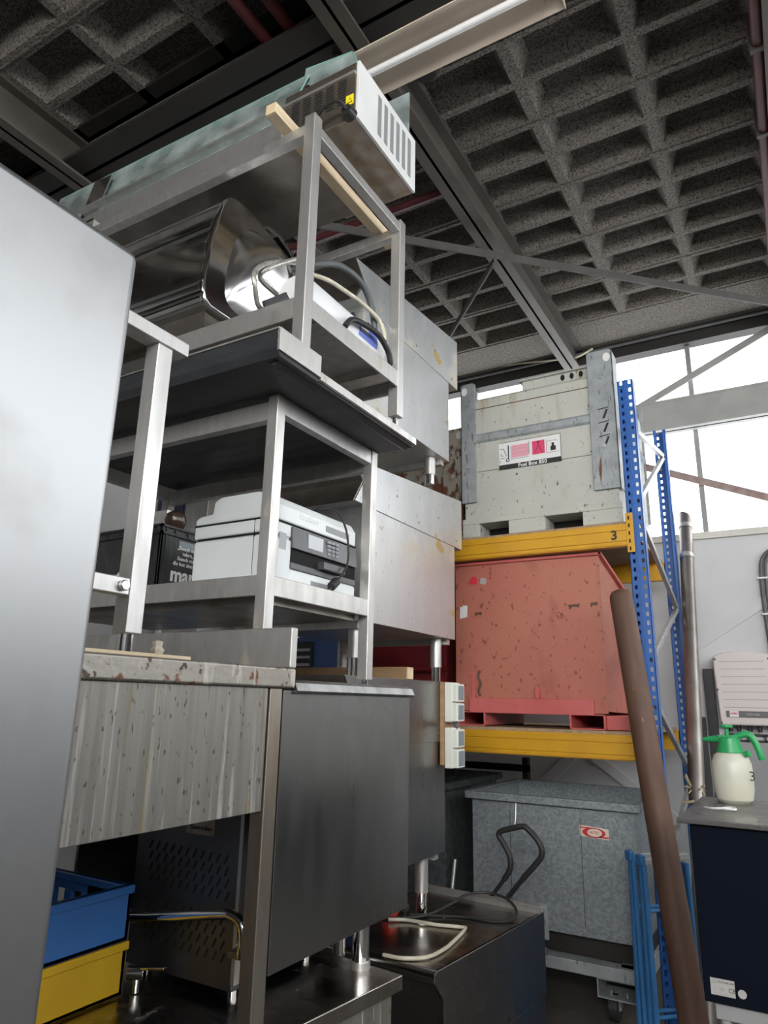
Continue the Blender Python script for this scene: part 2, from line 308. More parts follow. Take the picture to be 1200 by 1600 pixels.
def text(name, body, size, loc, face, mat, parent, align='LEFT', bold=0.0, sx=1.0, tilt=0.0, space=1.0):
    """lettering as a thin mesh; face '-Y' reads along +X, '+X' reads along +Y"""
    cu = bpy.data.curves.new(name, 'FONT'); cu.body = body; cu.size = size; cu.align_x = align; cu.extrude = 0.0006; cu.offset = bold; cu.space_character = space; cu.resolution_u = 3
    tmp = bpy.data.objects.new(name + '_tmp', cu); COL.objects.link(tmp)
    bpy.context.view_layer.update()
    me = bpy.data.meshes.new_from_object(tmp.evaluated_get(bpy.context.evaluated_depsgraph_get()))
    bpy.data.objects.remove(tmp)
    R = {'-Y': Euler((PI / 2, 0, 0)), '+X': Euler((PI / 2, 0, PI / 2))}[face].to_matrix().to_4x4()
    o0 = ORG[parent.name]
    me.transform(Matrix.Translation(Vector(loc) - o0) @ R @ Matrix.Rotation(tilt, 4, 'Z') @ Matrix.Diagonal((sx, 1, 1, 1)))
    me.materials.clear(); me.materials.append(mt[mat])
    o = bpy.data.objects.new(name, me); COL.objects.link(o); o.parent = parent; ORG[o.name] = o0
    return o

# ------------------------------------------------------------------ the building
CEIL = 4.58
XL, XR, YF, YB = -5.2, 3.2, -3.5, 5.7
struct('floor', MB().box(XL, XR, YF, YB + .1, -0.1, 0), 'floor', 'worn dark concrete workshop floor')

# coffered ceiling: a pressed slab with tapered pockets between the roof beams
def coffers():
    mb = MB(); inf = MB(); bays = [(-4.87, -3.27), (-3.13, -1.52), (-1.42, 0.20), (0.30, 1.92), (2.02, 3.2)]
    rows = [3.02 + 0.54 * k for k in range(-11, 5)]
    H = 0.10; fl = 0.028; tp = 0.052
    for (bx0, bx1) in bays:
        w = (bx1 - bx0) / (3 if bx1 < 3 else 2); nc = 3 if bx1 < 3 else 2
        for ry in rows:
            for half in (0, 1):
                y0 = ry - (0.54 if half == 0 else 0.27); y1 = y0 + 0.27
                for c in range(nc):
                    x0 = bx0 + c * w; x1 = x0 + w
                    gy0 = 0.030 if half == 0 else 0.022; gy1 = 0.030 if half == 1 else 0.022
                    a = (x0 + fl, y0 + gy0, x1 - fl, y1 - gy1)
                    b = (a[0] + tp, a[1] + tp * .8, a[2] - tp, a[3] - tp * .8)
                    o = [(x0, y0), (x1, y0), (x1, y1), (x0, y1)]
                    i = [(a[0], a[1]), (a[2], a[1]), (a[2], a[3]), (a[0], a[3])]
                    t = [(b[0], b[1]), (b[2], b[1]), (b[2], b[3]), (b[0], b[3])]
                    vs = [(p[0], p[1], CEIL) for p in o] + [(p[0], p[1], CEIL) for p in i] + [(p[0], p[1], CEIL + H) for p in t]
                    fs = []
                    for k in range(4):
                        l = (k + 1) % 4
                        fs += [(k, 4 + k, 4 + l, l), (4 + k, 8 + k, 8 + l, 4 + l)]
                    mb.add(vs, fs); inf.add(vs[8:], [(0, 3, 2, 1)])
            mb.box(bx0, bx1, ry - 0.004, ry + 0.004, CEIL - 0.006, CEIL + 0.01)
    mb.box(XL, XR, rows[-1], YB + .1, CEIL, CEIL + 0.05)
    mb.box(XL, XR, YF, rows[0] - .54, CEIL, CEIL + 0.05)
    mb.box(XL, XR, YF, YB + .1, CEIL + 0.15, CEIL + 0.25)
    for e in (-5.2, -3.27, -1.52, 0.2, 1.92): mb.box(e, e + (0.33 if e == -5.2 else .14 if e == -3.27 else .1), rows[0] - .54, rows[-1], CEIL, CEIL + .05)
    return mb, inf
cof, cof_fill = coffers()
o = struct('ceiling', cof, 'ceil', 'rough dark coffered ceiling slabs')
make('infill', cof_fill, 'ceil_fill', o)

def ibeam(mb, axis, c, z0, z1, a, b, w, t=0.015):
    """I-section along axis X or Y centred on c"""
    if axis == 'Y':
        mb.box(c - w / 2, c + w / 2, a, b, z0, z0 + t); mb.box(c - w / 2, c + w / 2, a, b, z1 - t, z1); mb.box(c - t / 2, c + t / 2, a, b, z0, z1)
    else:
        mb.box(a, b, c - w / 2, c + w / 2, z0, z0 + t); mb.box(a, b, c - w / 2, c + w / 2, z1 - t, z1); mb.box(a, b, c - t / 2, c + t / 2, z0, z1)
    return mb
for i, x in enumerate((-3.2, -1.375, 0.25, 1.97)):
    struct('roof_beam', ibeam(MB(), 'Y', x, 4.34, CEIL + .0, YF, 5.62, 0.125), 'beam',
           ('dark steel roof beam far over the stack', 'dark steel roof beam running from lamp to window wall', 'steel roof beam beside the red pipe', 'steel roof beam over the open floor')[i], 'beam')
struct('roof_girder', ibeam(MB(), 'X', 1.965, 4.395, CEIL + .02, XL, XR, 0.26, 0.02), 'girder', 'black main roof girder crossing above the glass display', 'beam')
# flat bars braced under the roof
struct('roof_brace', MB().bar((-2.9, 2.1, 4.27), (0.20, 5.06, 4.27), 0.012, 0.05), 'brace', 'long thin roof brace crossing under the ceiling', 'brace')
struct('roof_brace', MB().bar((-1.37, 3.63, 4.25), (-2.7, 5.1, 4.25), 0.012, 0.05), 'brace', 'short roof brace running back from the beam to the wall', 'brace')
for i, x in enumerate((-1.775, -1.643)):
    solo('red_pipe', MB().cyl((x, -1.5, 4.47), (x, 1.90, 4.47), 0.028), 'redpipe', ('red roof pipe beside the girder, the one further from the lamp', 'red roof pipe beside the girder, the one nearer the lamp')[i], 'pipe', (x, 0, 4.47), 'red pipes at the girder', kind='structure')
solo('red_pipe', MB().cyl((-5.0, 3.06, 4.40), (-1.45, 3.06, 4.40), 0.024), 'redpipe', 'red pipe running along the ceiling behind the glass display', 'pipe', (-3, 3.06, 4.4), kind='structure')
t = thing('red_pipe', 'brown-red pipe along the roof beam in the top right corner', 'pipe', (0.17, 2, 4.38), kind='structure')
make('pipe_run', MB().cyl((0.17, -2, 4.40), (0.17, 5.5, 4.40), 0.028), 'redpipe', t)
for y in (2.9, 3.45): make('pipe_clip', MB().box(0.135, 0.205, y - .012, y + .012, 4.365, CEIL), 'beam', t)

# back wall with the window band
struct('wall_back', MB().box(XL, XR, YB, YB + .1, 0, 2.80), 'wall', 'white plastered lower wall under the windows', 'wall')
struct('trim_1', MB().box(XL, XR, YB - .03, YB + .1, 2.80, 2.85), 'sill', 'cream window sill along the top of the white wall', 'trim')
struct('wall_header', MB().box(XL, XR, YB - .06, YB + .1, 4.44, CEIL), 'girder', 'black header beam above the windows', 'wall')
W = thing('window_1', 'bright translucent window band above the white wall', 'window', (0, YB + .06, 2.85), kind='structure')
make('pane', MB().box(XL, XR, YB + .055, YB + .065, 2.85, 4.44), 'pane', W)
for x in (-4.3, -2.37, -0.485, 1.4): make('mullion', MB().box(x - .018, x + .018, YB + .0, YB + .05, 2.85, 4.44), 'mullion', W)
struct('window_beam', ibeam(MB(), 'X', 5.60, 3.68, 3.93, XL, XR, 0.12, 0.02).box(XL, XR, 5.545, 5.555, 3.70, 3.91), 'winbeam', 'grey horizontal steel beam across the windows', 'beam')
struct('window_brace', MB().bar((-1.25, 5.66, 3.79), (0.45, 5.66, 4.56), 0.012, 0.055), 'winbeam', 'grey diagonal brace across the upper window', 'brace')
struct('window_brace', MB().bar((-1.5, 5.66, 3.70), (0.4, 5.66, 2.87), 0.012, 0.055), 'rustbrace', 'rusty diagonal brace across the lower window', 'brace')
for i, (p, q) in enumerate((((-0.75, YB - .006, 1.92), (0.6, YB - .006, 2.78)), ((-1.95, YB - .006, .86), (-1.0, YB - .006, 1.72)), ((-1.44, YB - .006, 1.18), (-0.85, YB - .006, 0.76)))):
    struct('wall_strap', MB().bar(p, q, 0.030, 0.07), 'wall', ('white flat strap slanting up the wall above the inverter', 'white flat strap rising on the wall behind the galvanised skip', 'white flat strap falling on the wall behind the galvanised skip')[i], 'strap')
# the other walls, with the daylight openings that light the hall
struct('wall_left', MB().box(XL - .1, XL, YF, YB, 0, CEIL), 'wallgrey', 'grey wall on the far side of the stack', 'wall')
struct('wall_right', MB().box(XR, XR + .1, YF, YB, 0, 2.4).box(XR, XR + .1, YF, YB, 4.5, CEIL), 'walldark', 'grey wall with a window band', 'wall')
W = thing('window_2', 'bright window band high in the side wall', 'window', (XR + .05, 0, 2.4), kind='structure')
make('pane', MB().box(XR + .045, XR + .055, YF, YB, 2.4, 4.5), 'pane_side', W)
for k in range(6): make('mullion', MB().box(XR, XR + .04, YF + 1.0 + 1.4 * k - .02, YF + 1.0 + 1.4 * k + .02, 2.4, 4.5), 'mullion', W)
struct('wall_front', MB().box(XL, XR, YF - .1, YF, 0, 2.6).box(XL, XR, YF - .1, YF, 4.3, CEIL).box(XL, -.4, YF - .1, YF, 2.6, 4.3), 'walldark', 'grey wall with a wide glazed front', 'wall')
W = thing('window_3', 'wide glazed front facing the stack', 'window', (1, YF - .05, 2.6), kind='structure')
make('pane', MB().box(-.4, XR, YF - .055, YF - .045, 2.6, 4.3), 'pane_front', W)
for k in range(3): make('mullion', MB().box(.9 + .9 * k - .02, .9 + .9 * k + .02, YF - .04, YF, 2.6, 4.3), 'mullion', W)

# strip lamp below the girder
t = thing('strip_lamp', 'beige strip lamp with a white tube hung under the roof', 'lamp', (-0.95, 2.09, 4.25))
prof = [(1.92, 4.20), (1.97, 4.226), (2.02, 4.236), (2.06, 4.236), (2.11, 4.226), (2.16, 4.20)]
make('reflector', MB().prism(prof + [(y, z + .006) for (y, z) in prof[::-1]], -1.75, -0.49, 'X'), 'lampbeige', t)
make('end_plate', MB().prism([(1.92, 4.195), (2.16, 4.195), (2.11, 4.24), (1.97, 4.24)], -0.49, -0.486, 'X'), 'lampbeige', t)
make('tube', MB().cyl((-1.72, 2.04, 4.205), (-0.52, 2.04, 4.205), 0.016), 'tube', t)
for x in (-1.70, -0.53): make('tube_holder', MB().box(x - .012, x + .012, 2.02, 2.06, 4.19, 4.24), 'white', t)
for x in (-1.5, -0.75): make('hanger', MB().box(x - .015, x + .015, 2.025, 2.055, 4.24, 4.395), 'beam', t)
t = thing('round_ceiling_fitting', 'round dark ceiling fitting behind the vented display end', 'fitting', (-1.22, 2.37, 4.5))
make('body', MB().cyl((-1.22, 2.37, 4.50), (-1.22, 2.37, CEIL), 0.085, 28), 'beam', t, 0.006)
make('cap', MB().cyl((-1.22, 2.37, 4.47), (-1.22, 2.37, 4.50), 0.055, 28), 'girder', t)
# cables under the header
solo('ceiling_cable', MB().tube(smooth_path([(-5.0, 5.60, 4.60), (-2.47, 5.60, 4.605), (-1.65, 5.60, 4.56 - .02), (-1.47, 5.58, 4.50), (-1.34, 5.58, 4.50), (-1.22, 5.60, 4.555)]), 0.009, 8), 'whitecable', 'cream cable sagging below the ceiling over the fuel tank', 'cable', (-1.5, 5.6, 4.5), kind='structure')
solo('ceiling_conduit', MB().cyl((-5.0, 5.61, 4.535), (3.1, 5.61, 4.535), 0.012, 10), 'cable', 'thin grey conduit along the header above the windows', 'conduit', (0, 5.61, 4.535), kind='structure')

# ------------------------------------------------------------------ fridge in the foreground
t = thing('steel_fridge', 'tall brushed steel fridge side filling the near left edge', 'fridge', (-.98, .06, 0))
make('cabinet', MB().box(-1.36, -.62, -.36, .47, 0.12, 2.06), 'steel_fridge', t, 0.012, seg=3)
make('plinth', MB().box(-1.32, -.66, -.30, .43, 0.0, 0.12), 'black', t)
make('door', MB().box(-1.36, -.62, -.42, -.365, 0.14, 2.05), 'steel_fridge', t, 0.01)

# ------------------------------------------------------------------ base table at the bottom of the front stack
ux, uy = 0.124, 0.992; nx, ny = -0.992, 0.124
def quad(P, a, b, w0, w1): return [(P[0] + ux * q + nx * w, P[1] + uy * q + ny * w) for (q, w) in ((a, w0), (b, w0), (b, w1), (a, w1))]
P = (-1.11, 2.054)
t = thing('steel_worktable', 'low dark steel worktable carrying the crates and the sink', 'table', (-1.6, 1.4, 0))
make('worktop', MB().prism(quad(P, -1.55, 0, 0, 1.4), 0.735, 0.775, 'Z'), 'counter_top', t, 0.004)
make('apron', MB().prism(quad(P, -1.52, -.03, 0.02, .035), 0.52, 0.735, 'Z').prism(quad(P, -.045, -.03, .035, 1.37), 0.52, 0.735, 'Z'), 'steel_panel', t)
for (a, w) in ((-.08, .06), (-1.48, .06), (-.08, 1.34), (-1.48, 1.34)): make('leg', MB().prism(quad(P, a - .03, a + .03, w - .03, w + .03), 0, 0.735, 'Z'), 'steel_leg', t)

# ------------------------------------------------------------------ sink counter (front of the stack)
t = thing('sink_counter', 'rust speckled steel sink counter with a stained hanging front panel', 'counter', (-1.6, 1.0, .775))
make('worktop', MB().box(-2.37, -1.177, .49, 1.55, 1.58, 1.632), 'steel_rim', t, 0.006)
make('backsplash', MB().box(-2.37, -1.177, 1.522, 1.55, 1.632, 1.742), 'steel_scuffed', t, 0.005)
make('front_panel', MB().box(-1.205, -1.19, .49, 1.452, 1.282, 1.58), 'steel_panel', t, 0.002)
make('bowl', MB().box(-1.85, -1.215, .5, 1.35, 1.30, 1.58), 'steel', t, 0.02)
for (x, y) in ((-1.235, 1.462), (-2.33, 1.462), (-1.235, .60), (-2.33, .60)):
    make('leg', MB().box(x, x + .045, y, y + .05, 0.775, 1.58), 'steel_leg', t, 0.004)
t = thing('plywood_sheet', 'thin pale plywood sheet lying on the sink counter', 'board', (-1.3, .95, 1.632))
make('sheet', MB().box(-1.50, -1.19, .60, 1.17, 1.633, 1.640), 'wood', t)

# small stand standing on the sink counter
t = thing('steel_stand', 'square legged steel stand on the plywood of the sink counter', 'stand', (-1.5, .8, 1.64))
make('top_rail', MB().box(-1.285, -1.235, .50, 1.113, 2.376, 2.412).box(-1.80, -1.285, 1.06, 1.105, 2.376, 2.41).box(-1.8, -1.75, .5, 1.1, 2.376, 2.41), 'steel', t, 0.003)
make('underframe', MB().box(-1.75, -1.29, .80, .83, 2.34, 2.40).box(-1.75, -1.29, .93, .945, 2.33, 2.40).box(-1.5, -1.46, .52, 1.06, 2.35, 2.40), 'steel_scuffed', t)
make('pan', MB().box(-1.76, -1.27, .5, 1.08, 2.395, 2.40), 'unit_dark', t)
for (x, y) in ((-1.285, 1.022), (-1.80, 1.022), (-1.285, .50), (-1.80, .50)):
    l = make('leg', MB().box(x, x + .045, y, y + .045, 1.682, 2.376), 'steel', t, 0.003)
    make('foot', MB().cyl((x + .0225, y + .0225, 1.64), (x + .0225, y + .0225, 1.684), 0.016), 'chrome', l)
r = make('lower_rail', MB().box(-1.268, -1.24, .52, 1.02, 1.762, 1.80), 'steel', t, 0.003)
make('bolt', MB().cyl((-1.24, 1.0, 1.781), (-1.228, 1.0, 1.781), 0.012), 'chrome', r, 0.003)
solo('plastic_scrap', MB().lathe(-1.215, 1.092, [(0.002, 1.641), (.012, 1.642), (.016, 1.650), (.010, 1.658), (.012, 1.668), (.003, 1.672)], 6), 'whitecable', 'crumpled pale scrap beside the stand foot on the counter', 'scrap', (-1.215, 1.092, 1.641))

# ------------------------------------------------------------------ crates, tap, slotted steel case on the base table
def crate(name, mat, z0, z1, label, slots=True):
    t = thing(name, label, 'crate', (-1.95, 1.3, z0))
    x0, x1, y0, y1 = -2.24, -1.672, 1.11, 1.505; w = 0.014
    hz0, hz1 = z0 + (z1 - z0) * .40, z0 + (z1 - z0) * .66
    m = MB().box(x0, x1, y0, y1, z0, z0 + .012)
    # right end with a hand hole near its middle
    hy0, hy1 = 1.125, 1.215
    m.box(x1 - w, x1, y0, hy0, z0, z1).box(x1 - w, x1, hy1, y1, z0, z1).box(x1 - w, x1, hy0, hy1, z0, hz0).box(x1 - w, x1, hy0, hy1, hz1, z1)
    m.box(x0, x0 + w, y0, y1, z0, z1).box(x0, x1, y0, y0 + w, z0, z1)
    # far side with square openings
    xs = [x0 + .03 + .075 * k for k in range(6)]
    m.box(x0, x1, y1 - w, y1, z0, z0 + (z1 - z0) * .35).box(x0, x1, y1 - w, y1, z0 + (z1 - z0) * .68, z1)
    for q in range(len(xs) - 1): m.box(xs[q] + .042, xs[q + 1], y1 - w, y1, z0 + (z1 - z0) * .35, z0 + (z1 - z0) * .68)
    m.box(x1 - .17, x1, y1 - w, y1, z0, z1)
    make('shell', m, mat, t, 0.002)
    make('rim', MB().box(x1 - .02, x1 + .006, y0 - .005, y1 + .005, z1 - .022, z1).box(x0, x1, y1 - .02, y1 + .006, z1 - .022, z1).box(x0, x1, y0 - .006, y0 + .02, z1 - .022, z1), mat, t, 0.004)
    return t
crate('yellow_crate', 'yellowcrate', 0.776, 0.906, 'yellow plastic crate standing on the dark worktable')
crate('blue_crate', 'bluecrate', 0.907, 1.045, 'blue plastic crate stacked on the yellow crate')

t = thing('slotted_steel_case', 'dark steel case with rows of slanted slots under the sink counter', 'case', (-1.6, 1.7, .775))
make('housing', MB().box(-1.80, -1.392, 1.62, 2.05, 0.80, 1.26), 'case_steel', t, 0.004)
for b in (0, 1):
    slots = MB()
    for r in range(4):
        for k in range(11):
            x = -1.745 + .030 * k + .004 * r; z = (1.125 if b == 0 else .975) - .030 * r - k * .0008
            slots.prism([(x - .004, z - .012), (x + .002, z - .013), (x + .014, z + .010), (x + .008, z + .012)], 1.6185, 1.62, 'Y')
    make('slot_vent', slots, 'slot', t)
make('side_flange', MB().box(-1.392, -1.38, 1.615, 1.99, .82, 1.26), 'steel', t)
pl = make('name_plate', MB().box(-1.60, -1.49, 1.618, 1.62, 1.17, 1.225), 'steel_leg', t)
text('lettering', 'Gastro-line', 0.018, (-1.585, 1.6175, 1.183), '-Y', 'textblack', pl)
for x in (-1.76, -1.43):
    for y in (1.67, 2.0): make('foot', MB().cyl((x, y, .775), (x, y, .80), 0.015), 'chrome', t)
t = thing('swivel_tap', 'long chrome swivel tap lying across the slotted case', 'tap', (-1.83, 1.56, .775))
make('spout', MB().tube(smooth_path([(-1.83, 1.56, .80), (-1.83, 1.56, .89), (-1.815, 1.56, .925), (-1.76, 1.56, .937), (-1.64, 1.56, .955), (-1.40, 1.555, 1.0), (-1.35, 1.555, 1.005), (-1.315, 1.555, .99), (-1.305, 1.555, .955), (-1.305, 1.555, .925)], 5), 0.013, 14), 'chrome', t)
make('outlet', MB().cyl((-1.305, 1.555, .915), (-1.305, 1.555, .94), 0.016), 'chrome', t)
make('base', MB().cyl((-1.83, 1.56, .776), (-1.83, 1.56, .81), 0.028), 'chrome', t, 0.004)
t = thing('tap_valve', 'small chrome tap valve with a lever on the worktable', 'tap', (-1.655, 1.535, .775))
make('body', MB().cyl((-1.655, 1.535, .776), (-1.655, 1.535, .83), 0.013).cyl((-1.675, 1.52, .825), (-1.635, 1.545, .825), 0.018), 'chrome', t, 0.002)
make('lever', MB().bar((-1.65, 1.535, .835), (-1.57, 1.555, .845), 0.018, 0.007), 'chrome', t, 0.002)

# ------------------------------------------------------------------ steel counter behind the sink (big dark side sheet)
t = thing('sheet_sided_counter', 'steel counter with a large dark scratched side sheet behind the sink', 'counter', (-1.6, 1.9, .775))
make('worktop', MB().box(-2.0, -1.2, 1.56, 2.24, 1.545, 1.575), 'steel_scuffed', t)
make('side_sheet', MB().box(-1.2, -1.189, 1.515, 2.226, 0.905, 1.575), 'steel_sheet', t, 0.002)
lip = [(-1.20, 1.575), (-1.178, 1.566), (-1.172, 1.574), (-1.182, 1.596), (-1.20, 1.604), (-1.206, 1.60)]
make('folded_lip', MB().prism(lip, 1.555, 2.232, 'Y'), 'lip_steel', t, 0.002)
make('floor_pan', MB().box(-1.36, -1.2, 1.56, 2.22, .905, .92).box(-1.99, -1.2, 2.2, 2.22, .905, 1.545), 'unit_dark', t)
make('left_sheet', MB().box(-2.0, -1.99, 1.56, 2.22, .905, 1.545).box(-1.99, -1.87, 1.56, 2.2, .905, .92), 'unit_dark', t)
for (x, y) in ((-1.245, 2.03), (-1.9, 2.15), (-1.9, 1.60)):
    l = make('leg', MB().cyl((x, y, .79), (x, y, .905), 0.026), 'chrome', t)
    make('foot', MB().cyl((x, y, .775), (x, y, .795), 0.031), 'steel', l)

# ------------------------------------------------------------------ printer table
t = thing('black_topped_table', 'steel legged table with a thick black underside and a printer shelf', 'table', (-1.9, 1.8, 1.575))
make('tabletop', MB().box(-2.65, -1.19, 1.588, 2.235, 2.503, 2.53), 'black_lam', t, 0.004)
fp = [(1.39, 2.585), (1.382, 2.575), (1.388, 2.555), (1.383, 2.548), (1.390, 2.530), (1.385, 2.524), (1.394, 2.512), (1.40, 2.503), (1.59, 2.5025), (1.59, 2.585)]
make('front_edge', MB().prism(fp, -2.65, -1.182, 'X'), 'black_lam', t)
make('steel_cap', MB().box(-2.65, -1.18, 1.386, 1.592, 2.585, 2.591), 'steel_scuffed', t)
make('end_trim', MB().box(-1.183, -1.174, 1.388, 1.592, 2.517, 2.589).box(-1.19, -1.176, 1.597, 2.235, 2.511, 2.538), 'steel_scuffed', t, 0.001)
make('surface', MB().box(-2.65, -1.19, 1.592, 2.235, 2.53, 2.538), 'steel_scuffed', t)
make('gasket', MB().prism([(-1.215, 2.49), (-1.19, 2.512), (-1.19, 2.53), (-1.24, 2.503)], 1.42, 2.22, 'Y'), 'black', t)
LX = -1.343; w = .042
make('frame_rail', MB().box(LX - w + .004, LX - .004, 1.6, 2.22, 2.445, 2.503).box(-2.5, LX - .005, 1.602, 1.636, 2.42, 2.485).box(-2.5, LX - .005, 2.187, 2.221, 2.42, 2.485).box(-2.5, -2.46, 1.6, 2.22, 2.445, 2.503), 'steel', t, 0.003)
for (x, y, zb) in ((LX - w, 1.598, 1.61), (LX - w, 2.183, 1.625), (-2.5, 1.598, 1.61), (-2.5, 2.183, 1.61)):
    l = make('leg', MB().box(x, x + w, y, y + w, zb, 2.503), 'steel_scuffed', t, 0.003)
    make('foot', MB().cyl((x + w / 2, y + w / 2, 1.575), (x + w / 2, y + w / 2, zb + .002), 0.012), 'chrome', l)
make('shelf', MB().box(-2.49, LX - .006, 1.604, 2.218, 1.86, 1.905).box(-2.49, LX - .006, 1.5995, 1.606, 1.85, 1.914).box(LX - .009, LX - .002, 1.6, 2.22, 1.852, 1.914), 'steel_scuffed', t, 0.003)
make('shelf_pan', MB().box(-2.45, LX - .05, 1.66, 2.17, 1.835, 1.86), 'unit_dark', t)

# printer
t = thing('office_printer', 'white multifunction printer with a dark control panel on the shelf', 'printer', (-1.55, 1.9, 1.906))
PX, PY0, PY1 = -1.395, 1.655, 2.165
make('lower_body', MB().box(-1.72, PX, PY0, PY1, 1.908, 2.06), 'printer', t, 0.012, seg=3)
make('upper_body', MB().box(-1.72, PX - .002, PY0, PY1, 2.065, 2.11).box(-1.70, PX - .008, PY0 + .01, PY1, 2.055, 2.07), 'printer', t, 0.01, seg=3)
make('scanner_lid', MB().prism([(-1.72, 2.113), (PX, 2.113), (PX, 2.165), (PX - .02, 2.197), (PX - .06, 2.204), (-1.61, 2.204), (-1.64, 2.19), (-1.645, 2.15), (-1.70, 2.145), (-1.72, 2.135)], PY0, PY1, 'Y'), 'printer', t, 0.008, seg=3)
make('seam', MB().box(-1.721, PX + .001, PY0 - .001, PY1, 2.1105, 2.1135).box(-1.70, PX, PY0 - .001, PY0 + .01, 2.062, 2.0645).box(PX - .06, PX - .0585, PY0 - .001, PY0 + .01, 1.93, 2.11), 'slot', t)
make('tray_opening', MB().box(PX - .05, PX + .0015, PY0 + .115, PY1 - .005, 1.975, 2.05), 'slot', t)
cp = make('control_panel', MB().prism([(PX - .02, 2.035), (PX + .012, 2.03), (PX + .004, 2.105), (PX - .02, 2.105)], PY0 + .115, PY1 - .004, 'Y'), 'printer_dark', t, 0.003)
make('touch_screen', MB().box(PX + .0065, PX + .0105, PY0 + .20, PY0 + .285, 2.048, 2.095), 'screen', cp)
kb = MB()
for r in range(4):
    for k in range(3): kb.box(PX + .006, PX + .0125, PY0 + .312 + .025 * k, PY0 + .330 + .025 * k, 2.044 + .014 * r, 2.054 + .014 * r)
make('keypad', kb, 'key', cp)
make('output_tray', MB().box(PX - .02, PX + .006, PY0 + .115, PY1 - .006, 1.962, 1.985).box(PX - .015, PX + .03, PY0 + .27, PY0 + .40, 1.985, 2.012), 'printer_dark', t, 0.003)
make('usb_recess', MB().box(PX - .01, PX + .001, PY0 + .055, PY0 + .09, 2.02, 2.075), 'textgrey', t)
make('grip_notch', MB().prism([(PX - .02, 2.135), (PX + .0015, 2.13), (PX + .0015, 2.152), (PX - .02, 2.16)], PY0 + .31, PY0 + .46, 'Y'), 'key', t)
make('paper_drawer', MB().box(PX - .01, PX + .004, PY0 + .115, PY1 - .006, 1.915, 1.958), 'printer', t, 0.003)
make('drawer_grip', MB().box(PX - .01, PX + .0055, PY0 + .23, PY0 + .36, 1.918, 1.94), 'key', t)
text('lettering', 'brother', 0.036, (PX + .0012, PY0 + .155, 2.142), '+X', 'textwhite', t, bold=.0006)
t = thing('power_cord', 'black power cord with a plug hanging down the printer front', 'cord', (-1.36, 2.02, 2.2))
make('cable', MB().tube(smooth_path([(-1.50, 1.98, 2.211), (-1.41, 1.95, 2.213), (-1.372, 1.99, 2.21), (-1.362, 2.04, 2.16), (-1.355, 2.055, 2.08), (-1.352, 2.045, 2.02), (-1.352, 2.00, 1.965), (-1.352, 1.975, 1.945)]), 0.004, 8), 'black_rubber', t)
p = make('plug', MB().cyl((-1.352, 1.982, 1.952), (-1.352, 1.950, 1.927), 0.016).cyl((-1.352, 1.99, 1.96), (-1.352, 1.98, 1.95), 0.009), 'black_rubber', t, 0.003)
make('pin', MB().cyl((-1.346, 1.95, 1.927), (-1.346, 1.937, 1.917), 0.0028, 8).cyl((-1.358, 1.95, 1.927), (-1.358, 1.937, 1.917), 0.0028, 8), 'chrome', p)

# black produce crate with lettering
t = thing('black_crate', 'dusty black produce crate with white lettering beside the printer', 'crate', (-2.1, 1.95, 1.906))
CX0, CX1, CY0, CY1, CZ0, CZ1 = -2.385, -1.955, 1.72, 2.10, 1.907, 2.165
make('shell', MB().box(CX0, CX1, CY0, CY0 + .012, CZ0, CZ1).box(CX0, CX1, CY1 - .012, CY1, CZ0, CZ1).box(CX0, CX0 + .012, CY0, CY1, CZ0, CZ1).box(CX1 - .012, CX1, CY0, CY1, CZ0, CZ1).box(CX0, CX1, CY0, CY1, CZ0, CZ0 + .01), 'crateblack', t, 0.002)
rim = MB()
for z in (CZ1 - .035, CZ1 - .008):
    rim.box(CX0 - .008, CX1 + .008, CY0 - .008, CY0, z, z + .008).box(CX1, CX1 + .008, CY0 - .008, CY1 + .008, z, z + .008).box(CX0 - .008, CX0, CY0 - .008, CY1, z, z + .008)
for k in range(7): rim.box(CX0 + .07 * k, CX0 + .07 * k + .004, CY0 - .008, CY0, CZ1 - .035, CZ1)
for k in range(7): rim.box(CX1, CX1 + .008, CY0 + .063 * k, CY0 + .063 * k + .004, CZ1 - .035, CZ1)
make('rim', rim, 'crateblack', t)
make('corner_rib', MB().box(CX1 - .05, CX1 - .044, CY0 - .006, CY0, CZ0, CZ1).box(CX1 - .02, CX1 - .014, CY0 - .006, CY0, CZ0, CZ1).box(CX1, CX1 + .006, CY0 + .02, CY0 + .026, CZ0, CZ1), 'crateblack', t)
make('handle_slot', MB().box(CX1 - .002, CX1 + .0012, CY0 + .09, CY0 + .24, CZ1 - .075, CZ1 - .045), 'socketlid', t)
text('lettering', 'marqt', 0.075, (CX0 + .055, CY0 - .0015, CZ0 + .048), '-Y', 'textwhite', t, bold=.0022)
text('lettering', 'marqt', 0.075, (CX1 + .0015, CY0 + .06, CZ0 + .058), '+X', 'textwhite', t, bold=.0022)
for k, s in enumerate(('„Steeds meer boeren,', 'telers, vissers...', 'Steeds meer mensen', 'die het zien en proeven.“')):
    text('slogan', s, 0.021, (CX1 + .0015, CY0 + .175, CZ0 + .178 - .020 * k), '+X', 'textwhite', t, 'CENTER', .0003)
t = thing('brown_bottle', 'round dark brown glazed bottle poking out of the black crate', 'bottle', (-2.02, 1.84, 1.92))
make('body', MB().lathe(-2.02, 1.84, [(.045, 1.92), (.05, 1.96), (.05, 2.10), (.03, 2.15), (.022, 2.165), (.028, 2.18)]), 'brown', t)
make('stopper', MB().lathe(-2.02, 1.84, [(.02, 2.17), (.035, 2.185), (.042, 2.21), (.036, 2.235), (.015, 2.25), (.002, 2.252)]), 'brown', t)
solo('paper_roll', MB().cyl((-2.33, 1.82, 2.15), (-2.18, 1.80, 2.15), 0.035), 'white', 'white paper roll lying in the black crate', 'roll', (-2.3, 1.81, 2.15))
